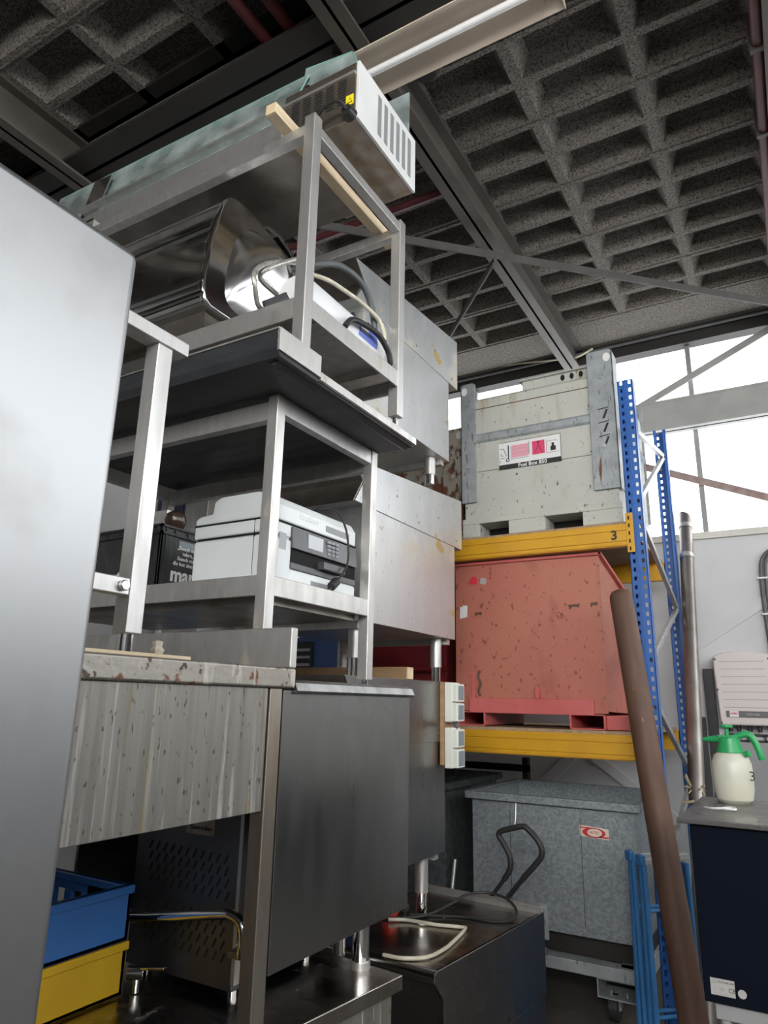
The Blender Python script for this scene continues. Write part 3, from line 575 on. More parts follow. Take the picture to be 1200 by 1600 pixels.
solo('bread_tin', MB().box(-2.37, -2.17, 1.93, 2.02, 1.925, 2.30), 'steel_scuffed', 'upright worn steel tin standing in the black crate', 'tin', (-2.27, 1.97, 1.92), bevel=.004)

# ------------------------------------------------------------------ upper steel rack
UX = -1.203; uw = .044
t = thing('upper_steel_rack', 'open steel rack standing on the black topped table', 'rack', (-1.8, 1.85, 2.538))
for (x, y, zf) in ((UX - uw, 1.526, 2.591), (UX - uw, 2.131, 2.538), (-2.39, 1.526, 2.591), (-2.39, 2.131, 2.538)):
    l = make('leg', MB().box(x, x + uw, y, y + uw, 2.605, 3.478 if y > 2 else 3.49), 'steel', t, 0.003)
    make('foot', MB().cyl((x + uw / 2, y + uw / 2, zf), (x + uw / 2, y + uw / 2, 2.607), 0.011), 'chrome', l)
make('side_rail', MB().box(UX - uw + .003, UX - .003, 1.57, 2.131, 3.42, 3.46), 'steel', t, 0.003)
make('front_rail', MB().box(-2.39, UX - uw, 1.529, 1.567, 3.415, 3.457), 'steel', t, 0.003)
make('rear_rail', MB().box(-2.39, UX - uw, 2.135, 2.172, 3.405, 3.447), 'steel', t, 0.003)
make('end_rail', MB().box(-2.387, -2.35, 1.57, 2.131, 3.42, 3.46), 'steel', t, 0.003)
make('shelf', MB().box(-2.385, UX - .006, 1.533, 2.168, 2.765, 2.785).box(-2.385, UX - .005, 1.528, 1.536, 2.712, 2.786).box(UX - .010, UX - .002, 1.53, 2.17, 2.722, 2.787).box(-2.385, UX - .005, 2.165, 2.173, 2.712, 2.786), 'steel_scuffed', t, 0.002)
make('shelf_stiffener', MB().box(-2.38, UX - .01, 1.62, 1.68, 2.735, 2.765).box(-2.38, UX - .01, 2.03, 2.1, 2.735, 2.765), 'steel_scuffed', t)

# polished food warmer
t = thing('food_warmer', 'polished chrome food warmer with leaning front and bulged end panel', 'food warmer', (-1.95, 1.8, 2.786))
prof = [(1.545, 2.87), (1.515, 2.885), (1.505, 2.92), (1.500, 2.96), (1.512, 3.10), (1.535, 3.22), (1.562, 3.31), (1.59, 3.36), (1.63, 3.375), (1.72, 3.375), (2.05, 3.30), (2.10, 3.24), (2.115, 2.87)]
make('body', MB().prism(prof, -2.26, -1.63, 'X'), 'chrome_scr', t, 0.006)
rim = [(1.80 + (y - 1.80) * 1.012, 3.1 + (z - 3.1) * 1.012) for (y, z) in prof]
make('end_rim', MB().prism(rim, -1.66, -1.628, 'X'), 'chrome', t, 0.012, seg=3)
inn = [(1.62, 2.895), (1.590, 2.92), (1.585, 2.97), (1.60, 3.10), (1.625, 3.20), (1.66, 3.275), (1.71, 3.315), (1.78, 3.31), (1.90, 3.27), (2.0, 3.20), (2.07, 3.10), (2.09, 2.895)]
def bulge():
    c = (1.80, 3.22); rings = [(1.0, -1.65), (.985, -1.636), (.95, -1.628), (.85, -1.612), (.6, -1.582), (.3, -1.550), (.12, -1.540)]; n_ = 48
    per = []
    L = [math.dist(inn[i], inn[(i + 1) % len(inn)]) for i in range(len(inn))]; T = sum(L)
    for k in range(n_):
        d = T * k / n_; i = 0
        while d > L[i]: d -= L[i]; i += 1
        a, b = inn[i], inn[(i + 1) % len(inn)]; f_ = d / L[i]; per.append((a[0] + (b[0] - a[0]) * f_, a[1] + (b[1] - a[1]) * f_))
    per = [tuple(sum(per[(k + j) % n_][q] * w_ for j, w_ in ((-2, .1), (-1, .2), (0, .4), (1, .2), (2, .1))) for q in (0, 1)) for k in range(n_)]
    vs = [(x, c[0] + (p_[0] - c[0]) * f_, c[1] + (p_[1] - c[1]) * f_) for (f_, x) in rings for p_ in per] + [(-1.537, c[0], c[1])]
    fs = [(r_ * n_ + k, r_ * n_ + (k + 1) % n_, (r_ + 1) * n_ + (k + 1) % n_, (r_ + 1) * n_ + k) for r_ in range(len(rings) - 1) for k in range(n_)]
    fs += [((len(rings) - 1) * n_ + k, (len(rings) - 1) * n_ + (k + 1) % n_, len(vs) - 1) for k in range(n_)]
    fs.append(tuple(range(n_))[::-1])
    return MB().add(vs, fs)
o_ = make('end_panel', bulge(), 'chrome_soft', t); o_.data.set_sharp_from_angle(angle=math.radians(75))
make('front_strip', MB().box(-2.26, -1.63, 1.492, 1.502, 2.955, 2.972).box(-2.26, -1.63, 1.494, 1.506, 2.90, 2.912).prism([(1.520, 3.205), (1.531, 3.21), (1.533, 3.218), (1.522, 3.215)], -2.26, -1.66, 'X'), 'chrome', t)
make('base_tray', MB().box(-2.24, -1.66, 1.55, 2.10, 2.80, 2.872), 'unit_dark', t)
for (x, y) in ((-2.2, 1.6), (-1.7, 1.6), (-2.2, 2.05), (-1.7, 2.05)): make('foot', MB().cyl((x, y, 2.786), (x, y, 2.80), .015), 'black', t)
t = thing('bent_lid', 'bent steel lid lying on top of the food warmer', 'lid', (-1.75, 2.0, 3.33))
def bent():
    mb = MB(); st = [(1.80, 3.372), (1.83, 3.405), (1.90, 3.415), (1.98, 3.385), (2.06, 3.34), (2.12, 3.29)]
    for a, b in zip(st, st[1:]): mb.prism([(a[0], a[1]), (b[0], b[1]), (b[0] + .004, b[1] + .006), (a[0] + .004, a[1] + .006)], -1.98, -1.66, 'X')
    for a, b in zip(st, st[1:]): mb.prism([(a[0], a[1] - .012), (b[0], b[1] - .012), (b[0] + .004, b[1] + .008), (a[0] + .004, a[1] + .008)], -1.70, -1.655, 'X')
    return mb
make('sheet', bent(), 'chrome_scr', t, 0.002)

# water filter and hoses on the same shelf
t = thing('water_filter', 'white cylindrical water filter with a blue label lying on the rack shelf', 'filter', (-1.295, 1.85, 2.786))
FX, FZ, FR = -1.312, 2.862, 0.074
make('housing', MB().tube([(FX, 1.60, FZ), (FX, 1.612, FZ), (FX, 2.085, FZ), (FX, 2.10, FZ)], [FR * .86, FR, FR, FR * .9], 32), 'filter', t)
lab = MB(); seg = [(FX + (FR + .0008) * math.cos(a), FZ + (FR + .0008) * math.sin(a)) for a in [math.radians(-18 + 12 * k) for k in range(8)]]
for a, b in zip(seg, seg[1:]): lab.add([(a[0], 1.90, a[1]), (a[0], 2.03, a[1]), (b[0], 2.03, b[1]), (b[0], 1.90, b[1])], [(0, 1, 2, 3)])
lb = make('label', lab, 'bluelabel', t)
lab2 = MB(); seg = [(FX + (FR + .0016) * math.cos(a), FZ + (FR + .0016) * math.sin(a)) for a in [math.radians(0 + 10 * k) for k in range(6)]]
for a, b in zip(seg, seg[1:]): lab2.add([(a[0], 1.91, a[1]), (a[0], 1.965, a[1]), (b[0], 1.965, b[1]), (b[0], 1.91, b[1])], [(0, 1, 2, 3)])
make('print', lab2, 'white', lb)
make('head', MB().cyl((FX, 2.10, FZ), (FX, 2.135, FZ), .042).box(FX - .03, FX + .03, 2.10, 2.14, FZ + .02, FZ + .075), 'white', t, .004)
make('clamp', MB().box(FX - .055, FX - .045, 1.97, 2.09, 2.90, 2.99).box(FX - .055, FX + .0, 1.97, 1.985, 2.975, 2.99).box(FX - .055, FX + .01, 2.06, 2.075, 2.96, 2.99), 'black', t, .003)
solo('braided_hose', MB().tube(smooth_path([(-1.40, 1.72, 2.93), (-1.40, 1.62, 2.83), (-1.40, 1.54, 2.80), (-1.37, 1.48, 2.83), (-1.37, 1.475, 2.89), (-1.36, 1.55, 2.965), (-1.36, 1.70, 3.05), (-1.34, 1.66, 3.04), (-1.36, 1.54, 2.94), (-1.39, 1.52, 2.90), (-1.40, 1.60, 2.895), (-1.40, 1.69, 2.90)]), 0.0085, 10), 'hose', 'looped steel braided hose in front of the chrome warmer end', 'hose', (-1.36, 1.6, 2.8))
solo('thick_hose', MB().tube(smooth_path([(-1.38, 1.66, 3.01), (-1.32, 1.74, 3.06), (-1.30, 1.84, 3.11), (-1.30, 1.98, 3.13), (-1.30, 2.06, 3.09), (-1.30, 2.10, 3.01), (-1.30, 2.105, 2.96)]), 0.013, 12), 'greyhose', 'thick dark grey hose arching over the water filter', 'hose', (-1.3, 1.9, 3.0))
solo('drain_hose', MB().tube(smooth_path([(-1.38, 1.70, 3.03), (-1.30, 1.76, 3.005), (-1.285, 1.85, 3.01), (-1.28, 1.98, 3.02), (-1.275, 2.09, 3.01), (-1.27, 2.13, 2.97), (-1.27, 2.14, 2.94)]), 0.0085, 10), 'whitecable', 'stiff beige hose running along above the water filter', 'hose', (-1.3, 1.9, 3.0))
solo('looped_hose', MB().tube(smooth_path([(-1.220, 1.78, 2.803), (-1.218, 1.82, 2.85), (-1.215, 1.90, 2.87), (-1.21, 1.99, 2.872), (-1.21, 2.06, 2.84), (-1.213, 2.085, 2.806), (-1.220, 2.09, 2.800)]), 0.011, 12), 'black_rubber', 'black hose bowed over the rack shelf edge beside the filter', 'hose', (-1.22, 1.9, 2.8))
t = thing('loose_plug', 'black plug with a red tip lying before the water filter', 'plug', (-1.35, 1.575, 2.786))
make('body', MB().bar((-1.40, 1.56, 2.812), (-1.33, 1.60, 2.85), .03, .03).box(-1.385, -1.355, 1.55, 1.575, 2.789, 2.805), 'black', t, .004)
make('tip', MB().cyl((-1.405, 1.558, 2.796), (-1.415, 1.552, 2.79), .008), 'redplastic', t)

# ------------------------------------------------------------------ batten and heated glass display on top
t = thing('wooden_batten', 'pale wooden batten lying under the glass display on the rack rails', 'batten', (-1.32, 1.8, 3.46))
make('beam', MB().box(-1.345, -1.302, 1.44, 2.26, 3.459, 3.502), 'wood', t, .002)
make('sawn_end', MB().box(-1.344, -1.303, 1.437, 1.441, 3.460, 3.501), 'woodend', t)
t = thing('glass_display', 'long heated food display with glass guard and slotted steel end', 'display', (-1.8, 1.85, 3.504))
make('end_housing', MB().box(-1.43, -1.112, 1.63, 2.06, 3.512, 3.755), 'steel_leg', t, .003)
ep = make('end_panel', MB().box(-1.112, -1.100, 1.634, 2.062, 3.512, 3.762), 'white_panel', t, .002)
sl = MB()
for c in range(6):
    for k in range(17):
        y = 1.765 + .046 * c; z = 3.552 + .0105 * k
        sl.box(-1.1005, -1.0992, y, y + .026, z, z + .005)
make('vent_slots', sl, 'slot', ep)
sl = MB()
for c in range(5):
    for k in range(9):
        x = -1.395 + .052 * c; z = 3.592 + .0125 * k
        sl.box(x, x + .036, 1.6288, 1.6302, z, z + .006)
make('front_slots', sl, 'slot', t)
st = make('warning_sticker', MB().box(-1.150, -1.118, 1.6286, 1.63, 3.575, 3.618), 'yellowlabel', t)
make('symbol', MB().prism([(-1.147, 3.583), (-1.121, 3.583), (-1.134, 3.608)], 1.628, 1.6287, 'Y').prism([(-1.143, 3.586), (-1.125, 3.586), (-1.134, 3.603)], 1.6276, 1.6281, 'Y'), 'textblack', st)
make('symbol_field', MB().prism([(-1.1435, 3.5855), (-1.1245, 3.5855), (-1.134, 3.6035)], 1.6272, 1.6277, 'Y').v and MB().prism([(-1.1435, 3.5855), (-1.1245, 3.5855), (-1.134, 3.6035)], 1.6270, 1.6277, 'Y'), 'yellowlabel', st)
text('symbol_mark', '!', .014, (-1.1358, 1.6268, 3.5875), '-Y', 'textblack', st)
make('front_band', MB().box(-2.62, -1.43, 1.632, 1.66, 3.545, 3.665), 'steel', t, .004)
make('lower_strip', MB().box(-2.60, -1.43, 1.630, 1.642, 3.503, 3.548), 'steel', t, .003)
make('under_pan', MB().box(-2.60, -1.36, 1.62, 2.04, 3.503, 3.515), 'unit_dark', t)
make('base_box', MB().box(-2.60, -1.43, 1.66, 2.04, 3.515, 3.66), 'unit_dark', t)
make('top_ledge', MB().box(-2.62, -1.112, 1.62, 1.70, 3.700, 3.712).box(-1.43, -1.11, 1.66, 2.05, 3.755, 3.765), 'steel', t)
g = make('front_glass', MB().add([(-2.95, 1.65, 3.67), (-1.45, 1.65, 3.67), (-1.40, 1.72, 3.935), (-2.95, 1.72, 3.965), (-2.95, 1.656, 3.67), (-1.45, 1.656, 3.67), (-1.40, 1.726, 3.935), (-2.95, 1.726, 3.965)],
     [(0, 1, 2, 3), (7, 6, 5, 4), (0, 4, 5, 1), (1, 5, 6, 2), (2, 6, 7, 3), (3, 7, 4, 0)]), 'glass', t)
make('glass_edge', MB().bar((-2.95, 1.723, 3.967), (-1.40, 1.723, 3.937), .006, .005).bar((-1.40, 1.723, 3.937), (-1.45, 1.653, 3.67), .006, .005), 'glassedge', g)
g = make('end_glass', MB().add([(-1.42, 1.70, 3.77), (-1.13, 1.70, 3.77), (-1.215, 1.75, 3.975), (-1.44, 1.75, 4.01), (-1.42, 1.708, 3.77), (-1.13, 1.708, 3.77), (-1.215, 1.758, 3.975), (-1.44, 1.758, 4.01)],
     [(0, 1, 2, 3), (7, 6, 5, 4), (0, 4, 5, 1), (1, 5, 6, 2), (2, 6, 7, 3), (3, 7, 4, 0)]), 'glass', t)
make('glass_edge', MB().bar((-1.44, 1.754, 4.012), (-1.215, 1.754, 3.977), .010, .008).bar((-1.215, 1.754, 3.977), (-1.13, 1.704, 3.77), .008, .007), 'glassedge', g)
make('rear_glass', MB().box(-1.24, -1.10, 2.00, 2.008, 3.765, 3.955), 'glass', t)
for x in (-1.52, -1.36): make('glass_clamp', MB().cyl((x, 1.70, 3.80), (x, 1.665, 3.80), .013).cyl((x, 1.70, 3.80), (x + .06, 1.71, 3.815), .006), 'chrome', t)
make('left_bracket', MB().add([(-2.63, 1.60, 3.46), (-2.52, 1.60, 3.46), (-2.50, 1.68, 3.90), (-2.62, 1.68, 3.91), (-2.63, 1.606, 3.46), (-2.52, 1.606, 3.46), (-2.50, 1.686, 3.90), (-2.62, 1.686, 3.91)],
     [(0, 1, 2, 3), (7, 6, 5, 4), (0, 4, 5, 1), (1, 5, 6, 2), (2, 6, 7, 3), (3, 7, 4, 0)]), 'chrome_scr', t)
make('gland', MB().tube([(-1.128, 1.634, 3.528), (-1.128, 1.60, 3.528)], [.026, .020], 16), 'black', t)
make('supply_cord', MB().tube(smooth_path([(-1.128, 1.60, 3.528), (-1.14, 1.575, 3.545), (-1.19, 1.572, 3.55), (-1.26, 1.585, 3.53), (-1.32, 1.592, 3.515)]), .006, 8), 'black_rubber', t)
nl = make('label_plate', MB().box(-1.41, -1.33, 1.5985, 1.60, 3.508, 3.545), 'white', t)
make('print', MB().box(-1.405, -1.335, 1.5978, 1.599, 3.530, 3.541), 'navypanel', nl)
text('lettering', '18 B', .011, (-1.395, 1.5975, 3.513), '-Y', 'textgrey', nl)

# ------------------------------------------------------------------ three matching steel units in the rear stack
def unit(X0, yA, yS, yE, yT, z0, z1, zA, zT, zfoot, label, mat):
    """yA near tip of the cover, yS near body face, yE far body face, yT far tip; z0 body base, z1 seam, zA/zT cover top near/far"""
    t = thing('cased_steel_counter', label, 'counter', (X0 - .35, (yA + yE) / 2, zfoot), 'cased steel counters stacked behind the front stack')
    W_ = .76
    make('casing', MB().box(X0 - W_, X0 - .006, yS, yE, z0, z1 + .02), mat, t, .002)
    poly = [(yA + .01, z1), (yT, z1), (yT, zT), (yA, zA), (yA + .085, zA - (zA - z1) * .42)]
    make('cover', MB().prism(poly, X0 - W_ - .01, X0, 'X'), mat, t, .002)
    make('near_edge', MB().prism([(yA - .002, zA + .002), (yA + .083, zA - (zA - z1) * .42), (yA + .008, z1 - .001), (yA + .003, z1), (yA + .076, zA - (zA - z1) * .42)], X0 - W_ - .008, X0 - .004, 'X'), 'unit_dark', t)
    for y in (yS + .02, yE - .06): make('under_rail', MB().box(X0 - W_ + .02, X0 - .03, y, y + .04, z0 - .03, z0), 'steel', t)
    sc = MB()
    for k in range(5):
        sc.cyl((X0, yA + .16 + k * (yT - yA - .24) / 4, z1 + .02 + (.10 if k % 2 else .02)), (X0 + .002, yA + .16 + k * (yT - yA - .24) / 4, z1 + .02 + (.10 if k % 2 else .02)), .006, 10)
    make('screw_heads', sc, 'unit_dark', t)
    for (x, y) in ((X0 - .075, yE - .10), (X0 - W_ + .08, yE - .10), (X0 - .075, yS + .07), (X0 - W_ + .08, yS + .07)):
        zm = zfoot + (z0 - zfoot) * .35
        l = make('leg', MB().cyl((x, y, zm), (x, y, z0), .030), 'steel', t)
        make('foot', MB().cyl((x, y, zfoot), (x, y, zm + .002), .025), 'chrome', l)
    return t
unit(-1.557, 2.345, 2.43, 3.367, 3.478, 2.862, 3.345, 3.548, 3.66, 2.709, 'topmost cased steel counter of the rear stack', 'white_unit')
unit(-1.61, 2.47, 2.56, 3.55, 3.64, 1.888, 2.41, 2.604, 2.706, 1.652, 'yellow stained middle cased steel counter of the rear stack', 'white_unit')
unit(-1.49, 2.262, 2.33, 3.158, 3.166, 0.893, 1.375, 1.645, 1.65, 0.652, 'lowest cased steel counter with the socket board on its end', 'steel_sheet')
t = thing('pine_beam', 'short brown pine beam lying on the lowest cased counter', 'beam', (-1.9, 2.92, 1.652))
make('timber', MB().box(-2.24, -1.555, 2.88, 2.94, 1.652, 1.708), 'wood_x', t, .003)
make('sawn_end', MB().box(-1.556, -1.552, 2.882, 2.938, 1.654, 1.706), 'woodend', t)

# socket board
t = thing('socket_board', 'brown board with two grey socket boxes on the lowest cased counter', 'socket board', (-1.46, 3.14, 1.28))
make('backing_board', MB().box(-1.489, -1.468, 3.09, 3.20, 1.272, 1.648), 'wood_x', t, .002)
for z in (1.464, 1.258):
    b = make('socket_box', MB().box(-1.468, -1.425, 3.095, 3.185, z, z + .182), 'socket', t, .006)
    for k in (0, 1):
        c = make('socket', MB().box(-1.428, -1.402, 3.097, 3.183, z + .004 + .089 * k, z + .086 + .089 * k), 'socket', b, .004)
        make('lid', MB().box(-1.403, -1.399, 3.11, 3.17, z + .012 + .089 * k, z + .078 + .089 * k), 'socketlid', b, .002)
make('link_cable', MB().tube(smooth_path([(-1.44, 3.14, 1.464), (-1.425, 3.14, 1.455), (-1.42, 3.14, 1.447), (-1.435, 3.14, 1.44)]), .010, 8), 'cable', t)

# ------------------------------------------------------------------ low blackened cabinet and what lies on it
N_, P_ = Vector((-1.205, 2.463, 0)), Vector((-1.118, 3.40, 0)); u = (P_ - N_).normalized(); n = Vector((-u.y, u.x, 0))
def lq(a, b, w0, w1): return [tuple((N_ + u * q + n * w_).to_2d()) for (q, w_) in ((a, w0), (b, w0), (b, w1), (a, w1))]
Lc = (P_ - N_).length
t = thing('low_steel_cabinet', 'low blackened steel cabinet with cables on its worn top', 'cabinet', (-1.5, 2.95, 0))
make('body', MB().prism(lq(.09, Lc, 0.012, .66), 0.05, 0.642, 'Z'), 'dark_cab', t, .003)
def side_profile(w0, w1):
    mb = MB(); pr = [(0.02, .65), (0.0, .642), (-.005, .62), (.06, .545), (.06, .33), (Lc, .33), (Lc, .65)]
    vs = []
    for w_ in (w0, w1):
        for (q, z) in pr:
            p = N_ + u * q + n * w_; vs.append((p.x, p.y, z))
    m_ = len(pr)
    return mb.add(vs, [tuple(range(m_)), tuple(range(m_, 2 * m_))[::-1]] + [(i, m_ + i, m_ + (i + 1) % m_, (i + 1) % m_) for i in range(m_)])
make('side_panel', side_profile(0, .012), 'dark_cab', t, .002)
make('lower_side', MB().prism(lq(.06, Lc - .01, 0.003, .014), 0.0, 0.326, 'Z'), 'dark_cab', t, .002)
make('worktop', MB().prism(lq(0.02, Lc, .002, .66), .636, .650, 'Z'), 'counter_top', t, .002)
make('rolled_front', MB().tube([tuple(N_ + u * .02 + n * .004 + Vector((0, 0, .626))), tuple(N_ + u * .02 + n * .66 + Vector((0, 0, .626)))], .024, 18), 'counter_top', t)
make('back_rail', MB().prism(lq(Lc - .05, Lc - .035, .0, .66), .648, .668, 'Z').prism(lq(Lc - .02, Lc, .0, .66), .648, .672, 'Z'), 'steel', t, .002)
solo('white_cable', MB().tube(smooth_path([(-1.62, 2.86, .662), (-1.55, 2.91, .659), (-1.43, 2.92, .659), (-1.325, 2.95, .659), (-1.30, 2.93, .659), (-1.275, 2.75, .659), (-1.27, 2.66, .659), (-1.285, 2.56, .659), (-1.35, 2.50, .659), (-1.43, 2.49, .659)]), .007, 8), 'whitecable', 'dirty white cable looped across the low cabinet top', 'cable', (-1.4, 2.7, .65))
t = thing('black_cable', 'thin black cable with a plug coiled on the low cabinet', 'cable', (-1.35, 3.2, .65))
make('cable', MB().tube(smooth_path([(-1.66, 2.88, .657), (-1.53, 3.0, .658), (-1.47, 3.18, .68), (-1.44, 3.28, .70), (-1.36, 3.34, .705), (-1.27, 3.32, .70), (-1.20, 3.26, .68), (-1.18, 3.18, .66), (-1.25, 3.11, .656), (-1.37, 3.10, .656), (-1.50, 3.04, .656), (-1.585, 2.98, .66)]), .006, 8), 'black_rubber', t)
p = make('plug', MB().cyl((-1.60, 2.965, .675), (-1.60, 2.965, .705), .02).cyl((-1.60, 2.965, .655), (-1.60, 2.965, .68), .010), 'black_rubber', t, .003)
make('pin', MB().cyl((-1.608, 2.965, .70), (-1.608, 2.965, .728), .003, 8).cyl((-1.592, 2.965, .70), (-1.592, 2.965, .728), .003, 8), 'chrome', p)
solo('red_cap', MB().lathe(-1.665, 2.95, [(.035, .651), (.042, .665), (.040, .69), (.028, .712), (.010, .72)], 12), 'redplastic', 'red plastic cap lying on the low cabinet beside the plug', 'cap', (-1.665, 2.95, .65))

# ------------------------------------------------------------------ pallet truck
t = thing('pallet_truck', 'black handled pallet truck parked before the galvanised skip', 'pallet truck', (-1.7, 3.66, 0))
Y = 3.66; K = Y / 3.75
loop = [(-1.55, Y, .545), (-1.51, Y, .60), (-1.44, Y, .675), (-1.405, Y, .73), (-1.405, Y, .79), (-1.44, Y, .85), (-1.463, Y, .882), (-1.45, Y, .905), (-1.39, Y, .925), (-1.33, Y, .94), (-1.305, Y, .93), (-1.26, Y, .89), (-1.235, Y, .85), (-1.235, Y, .81), (-1.27, Y, .765), (-1.34, Y, .69)]
loop = [(x * K, y, 1.55 - (1.55 - z) * K) for (x, y, z) in loop]
make('grip', MB().tube(smooth_path(loop[2:], 4), .0145, 10), 'black_rubber', t)
make('drawbar', MB().cyl(loop[2], (-1.70, Y, .33), .010).cyl(loop[-1], (-1.66, Y, .30), .012).cyl((-1.70, Y, .33), (-1.66, Y, .30), .02), 'black', t)
make('pump', MB().cyl((-1.72, Y, .10), (-1.72, Y, .40), .05).box(-1.80, -1.64, Y - .08, Y + .08, .12, .22), 'redplastic', t, .006)
for s in (-1, 1):
    make('wheel', MB().cyl((-1.72, Y + s * .03, .085), (-1.72, Y + s * .085, .085), .085, 24), 'black_rubber', t)
    make('fork', MB().box(-2.42, -1.80, Y + s * .19 - .075, Y + s * .19 + .075, .085, .135), 'redplastic', t, .01)
    make('roller', MB().cyl((-2.33, Y + s * .19 - .04, .04), (-2.33, Y + s * .19 + .04, .04), .04, 16), 'black_rubber', t)

# ------------------------------------------------------------------ skips on the floor
def skip_on_castors(x0, x1, y0, y1, label, mat, detail, zt=1.04):
    t = thing('wheeled_skip', label, 'skip', ((x0 + x1) / 2, (y0 + y1) / 2, 0))
    w_ = .012
    body = MB().box(x0, x1, y0, y0 + w_, .375, zt).box(x0, x1, y1 - w_, y1, .375, zt).box(x0 + .001, x0 + w_, y0 + w_, y1 - w_, .375, zt).box(x1 - w_, x1 - .001, y0 + w_, y1 - w_, .375, zt).box(x0 + w_, x1 - w_, y0 + w_, y1 - w_, .376, .39)
    make('tub', body, mat, t)
    r_ = .035
    make('rim', MB().box(x0 - r_, x1 + r_, y0 - r_, y0, zt - .03, zt + .012).box(x0 - r_, x1 + r_, y1, y1 + r_, zt - .03, zt + .012).box(x0 - r_, x0, y0, y1, zt - .03, zt + .012).box(x1, x1 + r_, y0, y1, zt - .03, zt + .012), mat, t, .004)
    make('gap_shade_block', MB().box(x0 + .06, x1 - .02, y0 + .07, y1 - .05, .265, .375), 'girder', t)  # black block stands in for the shaded gap under the tub
    make('chassis', MB().box(x0 - .01, x1 - .045, y0 - .03, y0 + .06, .205, .265).box(x0, x1 - .05, y1 - .09, y1, .205, .265).box(x0, x0 + .08, y0, y1, .205, .265).box(x1 - .13, x1 - .05, y0, y1, .205, .265), 'galv_old', t, .004)
    for xa in (x0 + .06, x1 - .245):
        f = make('fork_pocket', MB().box(xa, xa + .2, y0 - .02, y1, .115, .122).box(xa, xa + .2, y0 - .02, y1, .198, .205).box(xa, xa + .008, y0 - .02, y1, .12, .2).box(xa + .192, xa + .2, y0 - .02, y1, .12, .2).box(xa + .008, xa + .192, y0 + .42, y0 + .43, .122, .198), 'galv_old', t, .003)
        make('pocket_shade', MB().box(xa + .009, xa + .191, y0 + .16, y0 + .165, .123, .197), 'slot', f)  # black sheet painted as the darkness inside the pocket
        for q in (.06, .14): make('bolt', MB().cyl((xa + q, y0 + .03, .12), (xa + q, y0 + .03, .145), .005, 8), 'zinc', f)
    for xa in (x0 + .13, x1 - .175):
        for ya in (y0 + .05, y1 - .1):
            k = make('castor', MB().cyl((xa - .022, ya, .062), (xa + .022, ya, .062), .062, 28), 'black_rubber', t, .006)
            make('fork', MB().box(xa + .024, xa + .03, ya - .02, ya + .045, .055, .115).box(xa - .03, xa - .024, ya - .02, ya + .045, .055, .115).cyl((xa - .034, ya, .062), (xa + .034, ya, .062), .012), 'zinc', k)
            make('hub', MB().cyl((xa - .0235, ya, .062), (xa + .0235, ya, .062), .030, 20), 'darkstrip', k)
    if detail:
        l = make('latch', MB().prism([(-1.405, .33), (-1.325, .33), (-1.325, .46), (-1.335, .50), (-1.37, .505), (-1.385, .48)], y0 - .016, y0, 'Y').box(-1.372, -1.350, y0 - .05, y0 - .03, .27, .475), 'galv_old', t, .004)
        make('pivot', MB().cyl((-1.41, y0 - .04, .285), (-1.33, y0 - .04, .285), .017), 'zinc', l); make('release_rod', MB().cyl((-1.50, y0 - .03, .445), (-1.385, y0 - .03, .445), .008), 'zinc', l)
        for x in (-1.535, -1.13): make('seam', MB().box(x, x + .004, y0 - .0015, y0, .42, .96), 'galv_dark', t)
        make('hook', MB().tube(smooth_path([(-1.492, y0 - .01, 1.005), (-1.492, y0 - .02, .93), (-1.50, y0 - .03, .87), (-1.515, y0 - .022, .86), (-1.52, y0 - .012, .88)]), .005, 8), 'zinc', t)
        s = make('sticker', MB().prism([(-1.134, .868), (-.978, .858), (-.978, .912), (-1.134, .922)], y0 - .0015, y0 - .0005, 'Y'), 'cream', t)
        ov = [(-1.057 + .062 * math.cos(a), .889 + .025 * math.sin(a)) for a in [2 * PI * k / 24 for k in range(24)]]
        make('oval', MB().prism(ov, y0 - .0024, y0 - .0014, 'Y').box(-1.133, -1.08, y0 - .0024, y0 - .0014, .908, .914).box(-1.03, -.979, y0 - .0024, y0 - .0014, .866, .873), 'redprint', s)
        ov = [(-1.052 + .040 * math.cos(a), .889 + .020 * math.sin(a)) for a in [2 * PI * k / 24 for k in range(24)]]
        make('oval_field', MB().prism(ov, y0 - .0030, y0 - .0023, 'Y'), 'cream', s)
        text('lettering', 'ALTEC', .017, (-1.053, y0 - .0032, .884), '-Y', 'redprint', s, 'CENTER', .0003)
    return t
skip_on_castors(-1.765, -.835, 4.11, 4.90, 'galvanised wheeled skip with a red and cream sticker', 'galv', True)
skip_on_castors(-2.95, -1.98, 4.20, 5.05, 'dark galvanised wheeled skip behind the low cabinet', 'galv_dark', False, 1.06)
solo('steel_rod', MB().cyl((-1.905, 3.98, .0), (-1.885, 4.12, .66), .012), 'zinc', 'short grey rod leaning between the two wheeled skips', 'rod', (-1.9, 3.98, 0))
solo('dark_channel', MB().box(-2.4, -1.76, 5.10, 5.16, 1.085, 1.13).box(-1.80, -1.76, 5.10, 5.16, 0.0, 1.18), 'girder', 'dark steel channel standing behind the wheeled skips', 'channel', (-2, 5.13, 0))

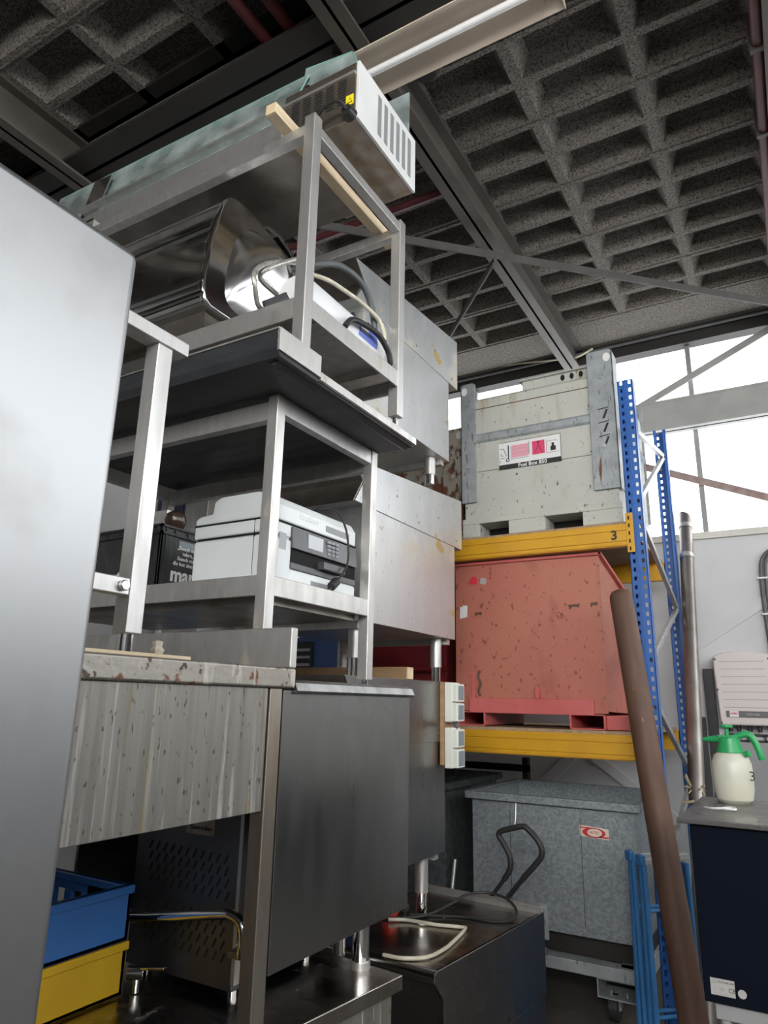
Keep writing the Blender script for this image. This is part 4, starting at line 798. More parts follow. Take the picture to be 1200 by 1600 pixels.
# ------------------------------------------------------------------ pallet rack
def upright(mb, x0, x1, y0, dirn, z0, z1):
    wd = x1 - x0; d_ = .07 * dirn; tk = .003
    c1, c2 = x0 + wd * .17, x0 + wd * .71; hw = wd * .16
    y1 = y0 + tk * dirn
    for (a, b) in ((x0, c1), (c1 + hw, c2), (c2 + hw, x1)): mb.box(a, b, y0, y1, z0, z1)
    for c in (c1, c2):
        z = z0
        while z < z1:
            mb.box(c, c + hw, y0, y1, z, min(z + .026, z1)); z += .05
    m_ = x0 + wd * .5
    mb.box(m_ - .006, m_ + .006, y0 - .004 * dirn, y0, z0, z1)
    mb.box(x0, x0 + tk, y0, y0 + d_, z0, z1); mb.box(x1 - tk, x1, y0, y0 + d_, z0, z1)
    mb.box(x0, x0 + .02, y0 + d_ - tk * dirn, y0 + d_, z0, z1); mb.box(x1 - .02, x1, y0 + d_ - tk * dirn, y0 + d_, z0, z1)
    return mb
t = thing('pallet_rack', 'blue and yellow pallet rack holding the fuel tank and red bin', 'rack', (-2.1, 4.7, 0))
RX0, RX1 = -.752, -.662
make('upright', upright(MB(), RX0, RX1, 4.05, 1, 0.01, 3.465), 'rackblue', t)
make('upright', upright(MB(), RX0 + .005, RX1 + .0, 5.37, -1, 0.01, 3.59), 'rackblue', t)
make('upright', upright(MB(), -3.7, -3.61, 4.05, 1, 0.01, 3.465), 'rackblue', t)
make('upright', upright(MB(), -3.7, -3.61, 5.37, -1, 0.01, 3.59), 'rackblue', t)
zig = [(4.10, 3.17), (5.30, 3.37), (4.10, 2.71), (4.10, 2.62), (5.30, 2.23), (4.10, 1.80), (4.10, 1.58), (5.30, 1.12), (4.10, .75), (5.30, .35)]
for xz in (-.69, -3.64):
    for a, b in ((0, 1), (1, 2), (3, 4), (4, 5), (6, 7), (7, 8), (8, 9)):
        make('brace', MB().bar((xz, zig[a][0], zig[a][1]), (xz, zig[b][0], zig[b][1]), .026, .034), 'zinc', t, .003)
for (x, y) in ((RX0, 4.03), (RX0, 5.28), (-3.70, 4.03), (-3.70, 5.28)): make('base_plate', MB().box(x - .02, x + .11, y, y + .11, 0, .01), 'rackblue', t)
def beam(y0, y1, z0, z1, front):
    s_ = y0 if front else y1; d_ = -1 if front else 1
    mb = MB().box(-3.61, RX0, y0, y1, z0, z1)
    h = z1 - z0
    mb.box(-3.61, RX0, s_ + d_ * .006, s_, z1 - h * .30, z1 - h * .06).box(-3.61, RX0, s_ + d_ * .006, s_, z0 + h * .22, z1 - h * .36).box(-3.61, RX0, s_ + d_ * .006, s_, z0 + h * .04, z0 + h * .16)
    return mb
for (z0, z1) in ((2.437, 2.568), (1.272, 1.402)):
    fb = make('beam', beam(4.035, 4.085, z0, z1, True), 'rackyellow', t, .002)
    make('connector', MB().box(RX0 - .005, RX0 + .035, 4.026, 4.034, z0 - .04, z1 + .06), 'rackyellow', fb, .002)
    if z0 > 2: text('lettering', '3', .075, (-.845, 4.0275, 2.478), '-Y', 'textblack', fb, bold=.0022)
    if z0 > 2:
        cs = MB()
        for q in range(5): cs.box(RX0 + .008, RX0 + .016, 4.0245, 4.0265, z0 - .03 + .045 * q, z0 - .008 + .045 * q)
        make('connector_slots', cs, 'slot', fb)
    make('beam', beam(5.30, 5.35, z0, z1, False), 'rackyellow', t, .002)
    make('shelf_board', MB().box(-3.61, -.765, 4.06, 5.33, z1, z1 + .018), 'board', t)

# fuel tank box on the top shelf
def fuel_box(x0, x1, y0, y1, label, mat, detail, zt=3.585):
    z0 = 2.587; pm = 'galv_old' if detail else mat; t = thing('fuel_tank_box', label, 'tank', ((x0 + x1) / 2, (y0 + y1) / 2, z0))
    px_ = [(.115, .31), (.545, .77)]  # fork openings along the front
    wd = x1 - x0
    m = MB(); zs = z0 + .14
    cuts = [0] + [q for p_ in px_ for q in p_] + [1]
    for k in range(0, len(cuts), 2): m.box(x0 + wd * cuts[k], x0 + wd * cuts[k + 1], y0, y1, z0 + .014, z0 + .102)
    m.box(x0, x1, y0, y1, z0 + .102, zs).box(x0, x1, y0, y1, z0, z0 + .014)
    make('fork_base', m, mat, t, .004)
    make('fork_dark', MB().box(x0 + .02, x1 - .02, y0 + .18, y0 + .19, z0 + .01, zs), 'slot', t)
    bp_ = [(y0 + .012, zs - .02), (y0 + .012, zt - .02), (y0 + .03, zt), (y1 - .03, zt), (y1 - .012, zt - .02), (y1 - .012, zs - .02)]
    make('tank_body', MB().prism(bp_, x0 + .015, x1 - .015, 'X'), mat, t, .003)
    bz = zs + .56
    make('rib', MB().prism([(y0 + .012, bz - .035), (y0 + .001, bz - .02), (y0 + .001, bz + .02), (y0 + .012, bz + .035)], x0 + .02, x1 - .02, 'X').prism([(x1 - .015, bz - .035), (x1 - .002, bz - .02), (x1 - .002, bz + .02), (x1 - .015, bz + .035)], y0 + .02, y1 - .02, 'Y'), 'galv_old', t)
    make('weld_line', MB().box(x0 + .1, x1 - .13, y0 + .0105, y0 + .012, zt - .085, zt - .079).box(x0 + .11, x1 - .15, y0 + .0108, y0 + .012, zs + .32, zs + .324), 'rustpipe', t)
    for (a, b, xa, xb) in ((x0 - .004, x0 + .105, 0, 0), (x1 - .155, x1 + .004, 0, 0)):
        pst = MB(); zb = z0 + .225 if a > x0 + .3 else z0 + .25
        wv = b - a; ztp = zt + .145 if a > x0 + .3 else zt + .115
        poly = [(a, zb), (b, zb), (b, ztp - .015), (b - .02, ztp), (a + .02, ztp), (a, ztp - .01)]
        pst.prism(poly, y0 - .008, y0 + .001, 'Y')
        if a > x0 + .3: pst.box(b - .008, b, y0 - .008, y0 + .11, zb, ztp - .02)
        else: pst.box(a, a + .008, y0 - .008, y0 + .11, zb, ztp - .02)
        p_ = make('corner_post', pst, pm, t, .002)
        make('bolt', MB().cyl(((a + b) / 2, y0 - .016, zt - .04), ((a + b) / 2, y0 - .008, zt - .04), .013, 8).cyl(((a + b) / 2, y0 - .016, zs + .36), ((a + b) / 2, y0 - .008, zs + .36), .013, 8), 'zinc', p_)
        hx = b - .035 if a > x0 + .3 else a + .028
        make('eye_daylight', MB().prism([(hx + .022 * math.cos(q), ztp - .055 + .03 * math.sin(q)) for q in [2 * PI * k / 16 for k in range(16)]], y0 - .0095, y0 - .0078, 'Y'), 'pane' if False else 'white', p_)  # white disc stands for window light seen through the hole
        if detail and a > x0 + .3:
            sl_ = MB()
            for zq in (zs + .60, zs + .51, zs + .42):
                sl_.prism([(a + .05, zq), (a + .115, zq + .006), (a + .115, zq + .012), (a + .05, zq + .006)], y0 - .0095, y0 - .0075, 'Y').prism([(a + .075, zq - .06), (a + .09, zq - .06), (a + .113, zq - .005), (a + .10, zq - .002)], y0 - .0095, y0 - .0075, 'Y')
            make('cutout_pattern', sl_, 'girder', p_)
    for (a, b) in ((x0, x0 + .1), (x1 - .1, x1)): make('corner_post', MB().box(a, b, y1 - .001, y1 + .008, z0 + .22, zt + .12), pm, t)
    if detail:
        make('hatch_lid', MB().box(x0 + .42, x1 - .15, y0 + .06, y0 + .45, zt, zt + .075).box(x0 + .40, x1 - .14, y0 + .04, y0 + .47, zt + .075, zt + .085), mat, t, .004)
        for k in range(3):
            cx_ = x1 - .33 + .06 * k; make('vent_hole', MB().prism([(cx_ + .014 * math.cos(q), zt + .045 + .022 * math.sin(q)) for q in [2 * PI * j / 14 for j in range(14)]], y0 + .0585, y0 + .0605, 'Y'), 'slot', t)
        make('handle', MB().tube(smooth_path([(x1 - .01, y0 + .35, zt - .01), (x1 + .0, y0 + .36, zt + .05), (x1 + .0, y0 + .46, zt + .05), (x1 - .01, y0 + .47, zt - .01)], 4), .006, 8), 'zinc', t)
        sx0, sx1, sz0, sz1 = x0 + .262, x0 + .678, zs + .31, zs + .50
        yy = y0 + .011
        s = make('instruction_sign', MB().box(sx0, sx1, yy - .001, yy, sz0, sz1), 'white', t)
        make('black_strip', MB().box(sx0, sx1, yy - .0018, yy - .0009, sz0, sz0 + .034).box(sx1 - .003, sx1, yy - .0018, yy - .0009, sz0, sz1).box(sx0, sx1, yy - .0018, yy - .0009, sz1 - .003, sz1), 'textblack', s)
        text('lettering', 'Fuel Box 850', .036, (sx0 + .13, yy - .0022, sz0 + .006), '-Y', 'textwhite', s, bold=.0008)
        bx, bz_ = sx0 + .088, sz0 + .075
        make('load_symbol', MB().box(bx, bx + .115, yy - .0018, yy - .0009, bz_, bz_ + .085), 'pink', s)
        make('load_lines', MB().box(bx - .006, bx - .002, yy - .0022, yy - .0009, bz_ - .01, bz_ + .08).box(bx - .006, bx + .115, yy - .0022, yy - .0009, bz_ - .01, bz_ - .006).box(bx + .113, bx + .122, yy - .0022, yy - .0009, bz_ + .01, bz_ + .095).box(bx + .005, bx + .112, yy - .0022, yy - .0017, bz_ + .055, bz_ + .058).box(bx + .005, bx + .112, yy - .0022, yy - .0017, bz_ + .028, bz_ + .031), 'textgrey', s)
        tr = MB().box(sx0 + .062, sx0 + .070, yy - .0018, yy - .0009, bz_, bz_ + .09)
        tr.prism([(sx0 + .060 + .013 * math.cos(q), bz_ - .012 + .013 * math.sin(q)) for q in [2 * PI * j / 16 for j in range(16)]], yy - .0018, yy - .0009, 'Y')
        for (a, b) in (((.008, .07), (.032, .07)), ((.032, .07), (.052, .02)), ((.052, .02), (.04, .005)), ((.04, .005), (.008, .005)), ((.014, .035), (.02, .02)), ((.02, .02), (.034, .022)), ((.004, -.03), (.010, -.02)), ((.010, -.02), (.004, -.01))):
            tr.bar((sx0 + a[0], yy - .0014, bz_ + a[1]), (sx0 + b[0], yy - .0014, bz_ + b[1]), .0009, .003, up=(0, 1, 0)) if False else tr.prism([(sx0 + a[0] - .0015, bz_ + a[1] - .0015), (sx0 + a[0] + .0015, bz_ + a[1] + .0015), (sx0 + b[0] + .0015, bz_ + b[1] + .0015), (sx0 + b[0] - .0015, bz_ + b[1] - .0015)], yy - .0018, yy - .0009, 'Y')
        make('forklift_symbol', tr, 'textblack', s)
        make('wheel_centre', MB().prism([(sx0 + .060 + .007 * math.cos(q), bz_ - .012 + .007 * math.sin(q)) for q in [2 * PI * j / 16 for j in range(16)]], yy - .0022, yy - .0017, 'Y'), 'white', s)
        rx = sx0 + .228
        make('lift_field', MB().box(rx, rx + .082, yy - .0018, yy - .0009, bz_ - .002, bz_ + .090), 'crimson', s)
        make('lift_symbol', MB().prism([(rx + .033, bz_ + .085), (rx + .049, bz_ + .085), (rx + .041, bz_ + .068)], yy - .0024, yy - .0017, 'Y').prism([(rx + .040, bz_ + .07), (rx + .043, bz_ + .07), (rx + .020, bz_ + .005), (rx + .017, bz_ + .005)], yy - .0024, yy - .0017, 'Y').prism([(rx + .040, bz_ + .062), (rx + .043, bz_ + .062), (rx + .068, bz_ + .005), (rx + .065, bz_ + .005)], yy - .0024, yy - .0017, 'Y'), 'textblack', s)
        kx = rx + .092
        make('rack_symbol', MB().box(kx + .028, kx + .062, yy - .0018, yy - .0009, bz_ + .008, bz_ + .038).box(kx + .036, kx + .052, yy - .0018, yy - .0009, bz_ + .038, bz_ + .06).box(kx, kx + .084, yy - .0016, yy - .0009, bz_ - .004, bz_ - .002).box(kx, kx + .002, yy - .0016, yy - .0009, bz_, bz_ + .085), 'textblack', s)
        text('small_lettering', 'LASHING HERE', .0095, (kx + .006, yy - .002, bz_ + .072), '-Y', 'textgrey', s)
        q = make('hazard_label', MB().box(x1 - .0149, x1 - .0135, y0 + .05, y0 + .42, zs + .32, zs + .50), 'white', t)
        make('hazard_mark', MB().prism([(y0 + .08, zs + .41), (y0 + .14, zs + .41), (y0 + .11, zs + .47)], x1 - .0138, x1 - .0125, 'X'), 'crimson', q)
        make('hazard_mark', MB().prism([(y0 + .24, zs + .36), (y0 + .31, zs + .36), (y0 + .275, zs + .42)], x1 - .0138, x1 - .0125, 'X'), 'yellowlabel', q)
        text('lettering', 'DIESEL', .05, (x1 - .0130, y0 + .06, zs + .33), '+X', 'textblack', q)
    return t
fuel_box(-1.812, -.785, 4.115, 5.10, 'cream fuel tank box with an instruction sign on the top rack shelf', 'fuel', True)
fuel_box(-2.90, -1.86, 4.25, 5.20, 'rusty cream tank box half hidden beside the signed fuel tank', 'fuel_rusty', False, 3.30)

# red tipping bins on the lower shelf
def red_bin(x0, x1, y0, y1, label, mat, rimmat, detail):
    zb, zt = 1.51, 2.42; zf = 1.421; t = thing('tipping_bin', label, 'bin', ((x0 + x1) / 2, (y0 + y1) / 2, zf))
    prof = [(y0 + .012, zb), (y0 + .012, zt - .004), (y1, zt - .21), (y1 - .02, zt - .36), (y1 - .32, zb)]
    def shell(xa, xb): return MB().prism(prof, xa, xb, 'X')
    m = shell(x0, x0 + .012); m.prism(prof, x1 - .012, x1, 'X')
    m.box(x0 - .002, x1 + .002, y0, y0 + .012, zb, zt)
    for a, b in ((2, 3), (3, 4), (4, 0)):
        p_, q_ = prof[a], prof[b]; m.prism([p_, q_, (q_[0] - .004, q_[1] + .012), (p_[0] - .012, p_[1] - .004)], x0, x1, 'X')
    make('tub', m, mat, t)
    rr = MB().box(x0 - .012, x1 + .022, y0 - .018, y0 + .004, zt - .006, zt + .012)
    rr.prism([(y0 - .018, zt - .006), (y0 - .018, zt + .012), (y1 + .02, zt - .196), (y1 + .02, zt - .226)], x1, x1 + .022, 'X').prism([(y0 - .018, zt - .006), (y0 - .018, zt + .012), (y1 + .02, zt - .196), (y1 + .02, zt - .226)], x0 - .012, x0, 'X')
    rr.prism([(y1, zt - .21), (y1 + .025, zt - .21), (y1 + .005, zt - .38), (y1 - .02, zt - .36)], x0, x1 + .02, 'X')
    make('rim', rr, rimmat, t, .003)
    make('base_channel', MB().box(x0 + .1, x1 - .07, y0 - .035, y0, zb - .012, zb + .075) if detail else MB().box(x0, x1, y0 - .02, y0, zb - .01, zb + .03), rimmat, t, .004)
    for xa in (x0 + .0, x1 - .21):
        make('fork_pocket', MB().box(xa, xa + .2, y0 - .03, y1 - .35, zf, zf + .008).box(xa, xa + .2, y0 - .03, y1 - .35, zb - .012, zb - .004).box(xa, xa + .01, y0 - .03, y1 - .35, zf, zb - .004).box(xa + .19, xa + .2, y0 - .03, y1 - .35, zf, zb - .004).box(xa, xa + .2, y0 + .5, y0 + .51, zf, zb), rimmat, t, .002)
    make('side_rail', MB().box(x1 - .01, x1 + .12, y0 + .0, y1 - .4, zf + .002, zb - .01), rimmat, t, .004)
    if detail:
        make('hinge_plate', MB().box(x0 + .44, x0 + .64, y0 - .006, y0, zb + .075, zb + .175), mat, t, .002)
        make('lug', MB().box(x0 + .52, x0 + .545, y0 - .045, y0, zb + .075, zb + .135), rimmat, t, .003)
        make('chain', MB().tube(smooth_path([(x0 + .165, y0 - .012, zb + .24), (x0 + .155, y0 - .014, zb + .2), (x0 + .17, y0 - .014, zb + .16), (x0 + .155, y0 - .014, zb + .12), (x0 + .165, y0 - .012, zb + .09)]), .007, 8), 'rustpipe', t)
        make('chain_plate', MB().box(x0 + .105, x0 + .125, y0 - .008, y0, zb + .07, zb + .23), rimmat, t, .002)
        make('paper_scrap', MB().prism([(x0 + .028, 2.075), (x0 + .078, 2.085), (x0 + .08, 2.155), (x0 + .05, 2.16), (x0 + .048, 2.15), (x0 + .03, 2.15)], y0 - .002, y0, 'Y'), 'white', t)
        make('worn_sticker', MB().prism([(x0 + .17, 2.295), (x0 + .20, 2.285), (x0 + .215, 2.30), (x0 + .21, 2.325), (x0 + .175, 2.33)], y0 - .0012, y0, 'Y'), 'textgrey', t)
        make('worn_sticker', MB().prism([(x0 + .09, 2.295), (x0 + .15, 2.29), (x0 + .15, 2.33), (x0 + .12, 2.345), (x0 + .10, 2.32)], y0 - .0012, y0, 'Y'), 'redprint', t)
        for (xx, zz, ww) in ((.13, 2.11, .05), (.73, 2.13, .07), (.86, 2.135, .045)): make('rust_patch', MB().prism([(x0 + xx, zz), (x0 + xx + ww, zz + .002), (x0 + xx + ww * .9, zz - .02), (x0 + xx + ww * .4, zz - .012), (x0 + xx + ww * .1, zz - .03)], y0 - .0012, y0, 'Y'), 'rustpipe', t)
    else:
        make('tube_rail', MB().cyl((x0, y0 - .04, 1.77), (x1, y0 - .04, 1.77), .02), rimmat, t)
    return t
red_bin(-1.868, -.945, 4.12, 5.14, 'faded red tipping bin with rust spots on the lower rack shelf', 'red', 'red_rim', True)
red_bin(-3.05, -2.02, 4.30, 5.20, 'red bin, coloured dark for the shade, behind the stacked counters', 'darkred', 'darkred', False)

# ------------------------------------------------------------------ leaning pipes and folded trestles
def leaning(name, p, q, r, mat, label, cut=None):
    t = thing(name, label, 'pipe', q)
    p, q = Vector(p), Vector(q); d = (p - q).normalized()
    make('tube', MB().tube([q, p], r, 28), mat, t)
    return t
t = thing('rusty_pipe', 'brown rusted pipe leaning against the front rack upright', 'pipe', (-.515, 3.55, 0))
q = Vector((-.515, 3.545, 0.0)); p = Vector((-.80, 3.955, 2.17)); d = (p - q).normalized()
make('tube', MB().tube([q, p - d * .05, p - d * .03, p - d * .012, p], [.062, .062, .060, .050, .026], 28), 'rustpipe', t)
t = thing('flue_pipe', 'tall steel flue pipe leaning on the wall behind the rack', 'pipe', (-.575, 4.1, 0))
q = Vector((-.572, 4.08, 0.0)); p = Vector((-.605, 5.50, 2.86)); d = (p - q).normalized()
make('tube', MB().tube([q, p], .046, 24), 'flue', t)
mb = MB().tube([p, p + d * .14], .044, 24); k0 = 24
mb.v = [tuple(Vector(v_) - d * (.022 * (1 + (Vector(v_) - p - d * .14).x / .044)) ) if i >= 24 else v_ for i, v_ in enumerate(mb.v)]
make('slanted_mouth', mb, 'flue', t)
for s in (.0, -.28): make('collar', MB().tube([p + d * (s - .018), p + d * (s + .018)], .050, 24), 'steel_scuffed', t, .003)

def trestle(xa, ya, xb, yb, zt, label):
    t = thing('folded_trestle', label, 'trestle', ((xa + xb) / 2, (ya + yb) / 2, 0), 'folded blue trestles by the rack')
    make('top_rail', MB().bar((xa, ya, zt), (xb, yb, zt + .02), .036, .03), 'greypaint', t, .004)
    make('end_cap', MB().bar((xa - .006, ya - .007, zt + .008), (xa + .014, ya + .016, zt + .01), .046, .05), 'trestleblue', t, .008)
    ex = Vector((xb - xa, yb - ya, 0)).normalized(); sx = Vector((ex.y, -ex.x, 0))
    for k, (f, s_) in enumerate(((.06, -1), (.06, 1), (.94, -1), (.94, 1))):
        c = Vector((xa, ya, 0)).lerp(Vector((xb, yb, 0)), f) + sx * (s_ * .010)
        b = c + sx * (s_ * .016) - ex * (.0)
        make('leg', MB().tube([(c.x, c.y, zt - .01), (b.x, b.y, 0.0)], .0140, 12), 'trestleblue', t)
    for z in (.18, .62): make('crossbar', MB().cyl((xa + ex.x * .02, ya + ex.y * .02, z), (xb - ex.x * .02, yb - ex.y * .02, z), .009, 10), 'trestleblue', t)
    make('tape_band', MB().cyl((xa + ex.x * .017 - sx.x * .011, ya + ex.y * .017 - sx.y * .011, zt - .07), (xa + ex.x * .017 - sx.x * .011, ya + ex.y * .017 - sx.y * .011, zt - .03), .0128, 12), 'white', t)
    return t
trestle(-.822, 3.83, -.63, 4.01, .838, 'folded blue trestle nearest the galvanised skip')
trestle(-.765, 3.79, -.575, 3.975, .832, 'folded blue trestle behind the brown leaning pipe')

# ------------------------------------------------------------------ things on the back wall
t = thing('solar_inverter', 'cream ribbed inverter box mounted on the white wall', 'inverter', (-.34, 5.62, 1.43))
IX0, IX1, IZ0, IZ1 = -.505, -.165, 1.443, 1.935
arch = [(IX0, IZ0), (IX1, IZ0), (IX1 + .02, IZ1 - .03)] + [(IX1 - .01 - (IX1 - IX0 - .02) * k / 8, IZ1 - .012 + .022 * math.sin(PI * k / 8)) for k in range(9)] + [(IX0 - .015, IZ1 - .03)]
make('case', MB().prism(arch, 5.54, 5.66, 'Y'), 'inverter', t, .012, seg=3)
rb = MB()
for k in range(7): rb.box(IX0 + .03, IX1 - .03, 5.538, 5.5405, 1.872 - .052 * k, 1.875 - .052 * k)
make('ribs', rb, 'key', t)
sp = make('label_strip', MB().box(IX0 + .04, IX1 - .035, 5.5375, 5.5405, 1.495, 1.538), 'inv_strip', t)
make('sticker', MB().box(IX0 + .062, IX0 + .118, 5.5365, 5.5385, 1.498, 1.537), 'white', sp)
text('lettering', 'solar', .024, (IX0 + .066, 5.536, 1.515), '-Y', 'redprint', sp, bold=.0005)
text('lettering', 'solaredge', .022, (IX0 + .165, 5.537, 1.512), '-Y', 'textgrey', sp)
for (x, z) in ((IX0 + .0, 1.89), (IX1 + .0, 1.89), (IX0 + .0, 1.68), (IX1, 1.68), (IX0 + .005, 1.46)): make('screw', MB().cyl((x, 5.536, z), (x, 5.545, z), .009, 12), 'cable', t)
for x in (-.45, -.40, -.33, -.27, -.21): make('cable_gland', MB().cyl((x, 5.60, 1.40), (x, 5.60, 1.445), .014, 12), 'black', t)
make('bracket', MB().box(-.46, -.2, 5.66, 5.70, 1.6, 1.8), 'zinc', t)
wc = MB()
for dx in (0, .03): wc.tube(smooth_path([(-.0 + dx, 5.675, 2.69), (-.085 + dx, 5.675, 2.665), (-.135 + dx * 1.0, 5.675, 2.60), (-.15 + dx, 5.675, 2.50), (-.155 + dx, 5.675, 2.30), (-.15 + dx, 5.675, 2.0), (-.145 + dx, 5.675, 1.2)]), .013, 10)
t = thing('wall_cables', 'pair of grey cables bending down the white wall beside the inverter', 'cable', (-.14, 5.68, 1.9))
make('cable', wc, 'cable', t)
for z in (2.47, 2.21): make('cable_tie', MB().box(-.175, -.10, 5.655, 5.692, z - .006, z + .006), 'white', t)
solo('cable_tray', MB().box(-.50, .3, 5.66, 5.69, 1.335, 1.345).box(-.50, .3, 5.66, 5.69, 1.375, 1.385).box(-.36, -.35, 5.66, 5.69, 1.335, 1.385).box(-.25, -.24, 5.66, 5.69, 1.335, 1.385), 'black', 'black cable tray under the inverter', 'cable tray', (-.2, 5.68, 1.34))
solo('black_wall_duct', MB().box(-.60, -.535, 5.655, 5.698, .0, 1.83), 'black', 'tall black cable duct on the wall beside the inverter', 'duct', (-.56, 5.68, 0), bevel=.002)
solo('charcoal_strip', MB().box(-.70, -.615, 5.66, 5.69, .0, 1.49), 'darkstrip', 'charcoal board standing against the wall beside the flue pipe', 'board', (-.65, 5.68, 0), bevel=.002)
solo('grey_wall_board', MB().box(-.53, .5, 5.668, 5.699, .0, 1.33), 'wallgrey', 'grey board on the wall behind the spray bottle', 'board', (-.1, 5.69, 0))

# ------------------------------------------------------------------ black cabinet on a grey stand with the spray bottle
t = thing('grey_stand', 'grey tube stand carrying the black cabinet', 'stand', (-.05, 3.05, 0))
make('frame', MB().box(-.352, .25, 2.745, 2.785, .60, .648).box(-.352, .25, 3.30, 3.34, .60, .648).box(-.352, -.31, 2.78, 3.30, .60, .648).box(.21, .25, 2.78, 3.3, .6, .648), 'greypaint', t, .004)
for (x, y) in ((-.325, 2.77), (.22, 2.77), (-.325, 3.31), (.22, 3.31), (-.255, 2.86)): make('leg', MB().cyl((x, y, 0), (x, y, .61), .018), 'greypaint', t)
t = thing('black_cabinet', 'black cabinet with a charcoal top under the spray bottle', 'cabinet', (-.05, 3.05, .65))
make('body', MB().box(-.378, .28, 2.725, 3.36, .65, 1.175), 'blackcab', t, .004)
make('top', MB().box(-.413, .31, 2.70, 3.41, 1.175, 1.192), 'cabtop', t, .004)
rp = make('rating_plate', MB().box(-.357, -.287, 2.7235, 2.725, .675, .722), 'plate', t)
text('lettering', 'VOLTAGE 230V', .0075, (-.338, 2.7232, .711), '-Y', 'textblack', rp)
text('lettering', 'CE', .017, (-.306, 2.7232, .688), '-Y', 'textblack', rp)
make('print', MB().box(-.353, -.34, 2.723, 2.7236, .706, .717).box(-.352, -.337, 2.723, 2.7236, .690, .6915).box(-.352, -.337, 2.723, 2.7236, .696, .6975).box(-.333, -.318, 2.723, 2.7236, .688, .699).box(-.35, -.31, 2.723, 2.7236, .680, .6815), 'textgrey', rp)
make('round_sticker', MB().cyl((-.267, 2.7235, .69), (-.267, 2.7252, .69), .0125, 20), 'plate', t)
t = thing('spray_bottle', 'milky spray bottle with a green pump head on the black cabinet', 'spray bottle', (-.275, 3.27, 1.192))
bx, by, bz = -.275, 3.27, 1.192
make('bottle', MB().lathe(bx, by, [(.035, bz + .006), (.052, bz), (.066, bz + .012), (.074, bz + .05), (.076, bz + .11), (.073, bz + .15), (.062, bz + .178), (.046, bz + .19), (.042, bz + .195)], 32), 'bottle', t)
hd = make('pump_head', MB().lathe(bx, by, [(.052, bz + .188), (.050, bz + .20), (.042, bz + .225), (.040, bz + .245), (.034, bz + .25)], 24).box(bx - .04, bx + .03, by - .02, by + .02, bz + .228, bz + .255), 'green', t, .003)
make('nozzle', MB().tube([(bx - .04, by, bz + .24), (bx - .085, by, bz + .236), (bx - .10, by, bz + .236)], [.014, .010, .005], 14), 'green', hd)
make('plunger', MB().cyl((bx - .005, by, bz + .25), (bx - .005, by, bz + .29), .007).cyl((bx - .005, by, bz + .285), (bx - .005, by, bz + .296), .024), 'green', t, .002)
make('trigger_handle', MB().tube(smooth_path([(bx + .02, by, bz + .245), (bx + .06, by, bz + .262), (bx + .085, by, bz + .25), (bx + .105, by, bz + .20), (bx + .112, by, bz + .165)], 4), [.013] * 16 + [.011], 12), 'green', hd)
make('valve', MB().cyl((bx + .055, by - .03, bz + .185), (bx + .072, by - .038, bz + .19), .012), 'green', t)
text('mark', '3', .05, (bx + .062, by - .058, bz + .09), '-Y', 'textblack', t)
solo('paper_tag', MB().tube(smooth_path([(-.36, 3.02, 1.1945), (-.33, 2.985, 1.197), (-.29, 2.985, 1.2), (-.255, 3.00, 1.197), (-.265, 3.03, 1.2), (-.30, 3.035, 1.195)], 4), .004, 6), 'white', 'curled white strip lying on the black cabinet top', 'strip', (-.3, 3.0, 1.193))
mb = MB()
for k in range(12):
    a = random.uniform(0, 2 * PI); mb.tube(smooth_path([(-.59, 5.02, 1.06), (-.59 + .02 * math.cos(a), 5.0, 1.10), (-.59 + .055 * math.cos(a), 4.98 + .03 * math.sin(a), 1.10 + random.uniform(-.03, .09))], 3), .004, 5)
mb.tube(smooth_path([(-.66, 4.96, 1.03), (-.60, 4.95, 1.04), (-.575, 5.01, 1.06), (-.63, 5.07, 1.05)], 3), .008, 6)
for i_, v_ in enumerate(mb.v): mb.v[i_] = (v_[0] + .0, v_[1] - .40, v_[2] + .0)
solo('rope_tuft', mb, 'straw', 'frayed straw coloured rope end tied to the flue pipe', 'rope', (-.59, 4.6, 1.05))

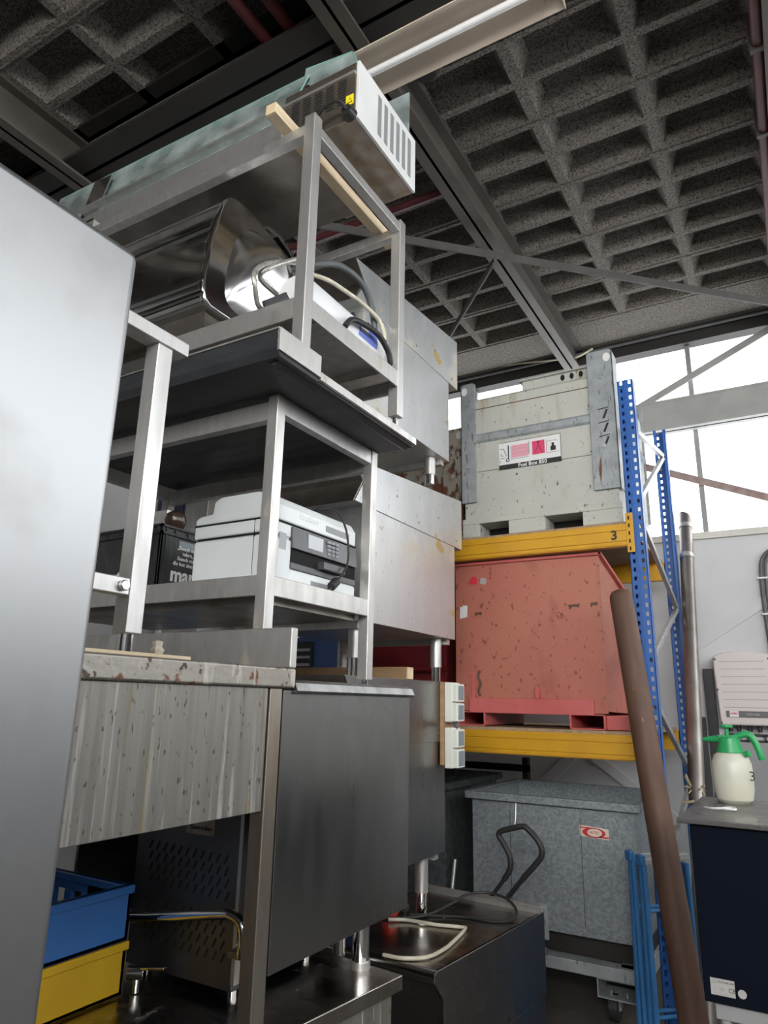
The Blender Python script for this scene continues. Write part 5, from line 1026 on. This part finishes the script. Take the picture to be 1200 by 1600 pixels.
# ------------------------------------------------------------------ dim things seen through the gaps behind the stack
t = thing('steel_dispenser', 'tall steel dispenser with a navy button panel behind the black crate', 'dispenser', (-2.6, 2.6, 0))
make('cabinet', MB().box(-2.85, -2.40, 2.38, 2.85, .02, 2.62), 'steel', t, .004)
bp = make('button_panel', MB().box(-2.745, -2.56, 2.372, 2.38, 2.2, 2.62), 'navypanel', t)
for z in (2.30, 2.40, 2.50): make('button', MB().box(-2.69, -2.64, 2.368, 2.373, z, z + .045), 'screen', bp)
make('blue_band', MB().box(-2.84, -2.41, 2.368, 2.38, 1.56, 1.70), 'palebluecab', t)
t = thing('blue_machine', 'blue machine with a black louvred grille behind the rear stack', 'machine', (-2.9, 3.98, 0))
make('casing', MB().box(-3.55, -2.46, 3.93, 4.02, .02, 1.97), 'bluecab', t, .004)
g = make('grille', MB().box(-3.03, -2.85, 3.918, 3.93, 1.6, 1.94), 'black', t)
for z in (1.775, 1.825, 1.875): make('louvre', MB().box(-3.01, -2.87, 3.912, 3.919, z, z + .018), 'plate', g)

# ------------------------------------------------------------------ light, world, camera
w = bpy.data.worlds.new('overcast'); scene.world = w; w.use_nodes = True
w.node_tree.nodes['Background'].inputs[0].default_value = (0.9, 0.95, 1, 1); w.node_tree.nodes['Background'].inputs[1].default_value = 1.0

yaw, pitch, roll = (math.radians(a) for a in (-30.47, 15.30, 1.19))
f = Vector((math.sin(yaw) * math.cos(pitch), math.cos(yaw) * math.cos(pitch), math.sin(pitch)))
r0 = Vector((math.cos(yaw), -math.sin(yaw), 0)); u0 = r0.cross(f)
r_ = r0 * math.cos(roll) + u0 * math.sin(roll); u_ = -r0 * math.sin(roll) + u0 * math.cos(roll)
cd = bpy.data.cameras.new('camera'); cam = bpy.data.objects.new('camera', cd); COL.objects.link(cam)
mw = Matrix.Identity(4)
for i in range(3): mw[i][0], mw[i][1], mw[i][2] = r_[i], u_[i], -f[i]
mw.translation = Vector((0, 0, 1.55)); cam.matrix_world = mw
cd.sensor_fit = 'HORIZONTAL'; cd.sensor_width = 36.0; cd.lens = 1084.1 / 1200 * 36.0; cd.clip_start = 0.05; cd.clip_end = 100
scene.camera = cam
vs = scene.view_settings; vs.view_transform = 'Standard'; vs.look = 'None'; vs.gamma = 1.0; vs.exposure = 0.06; vs.use_curve_mapping = False
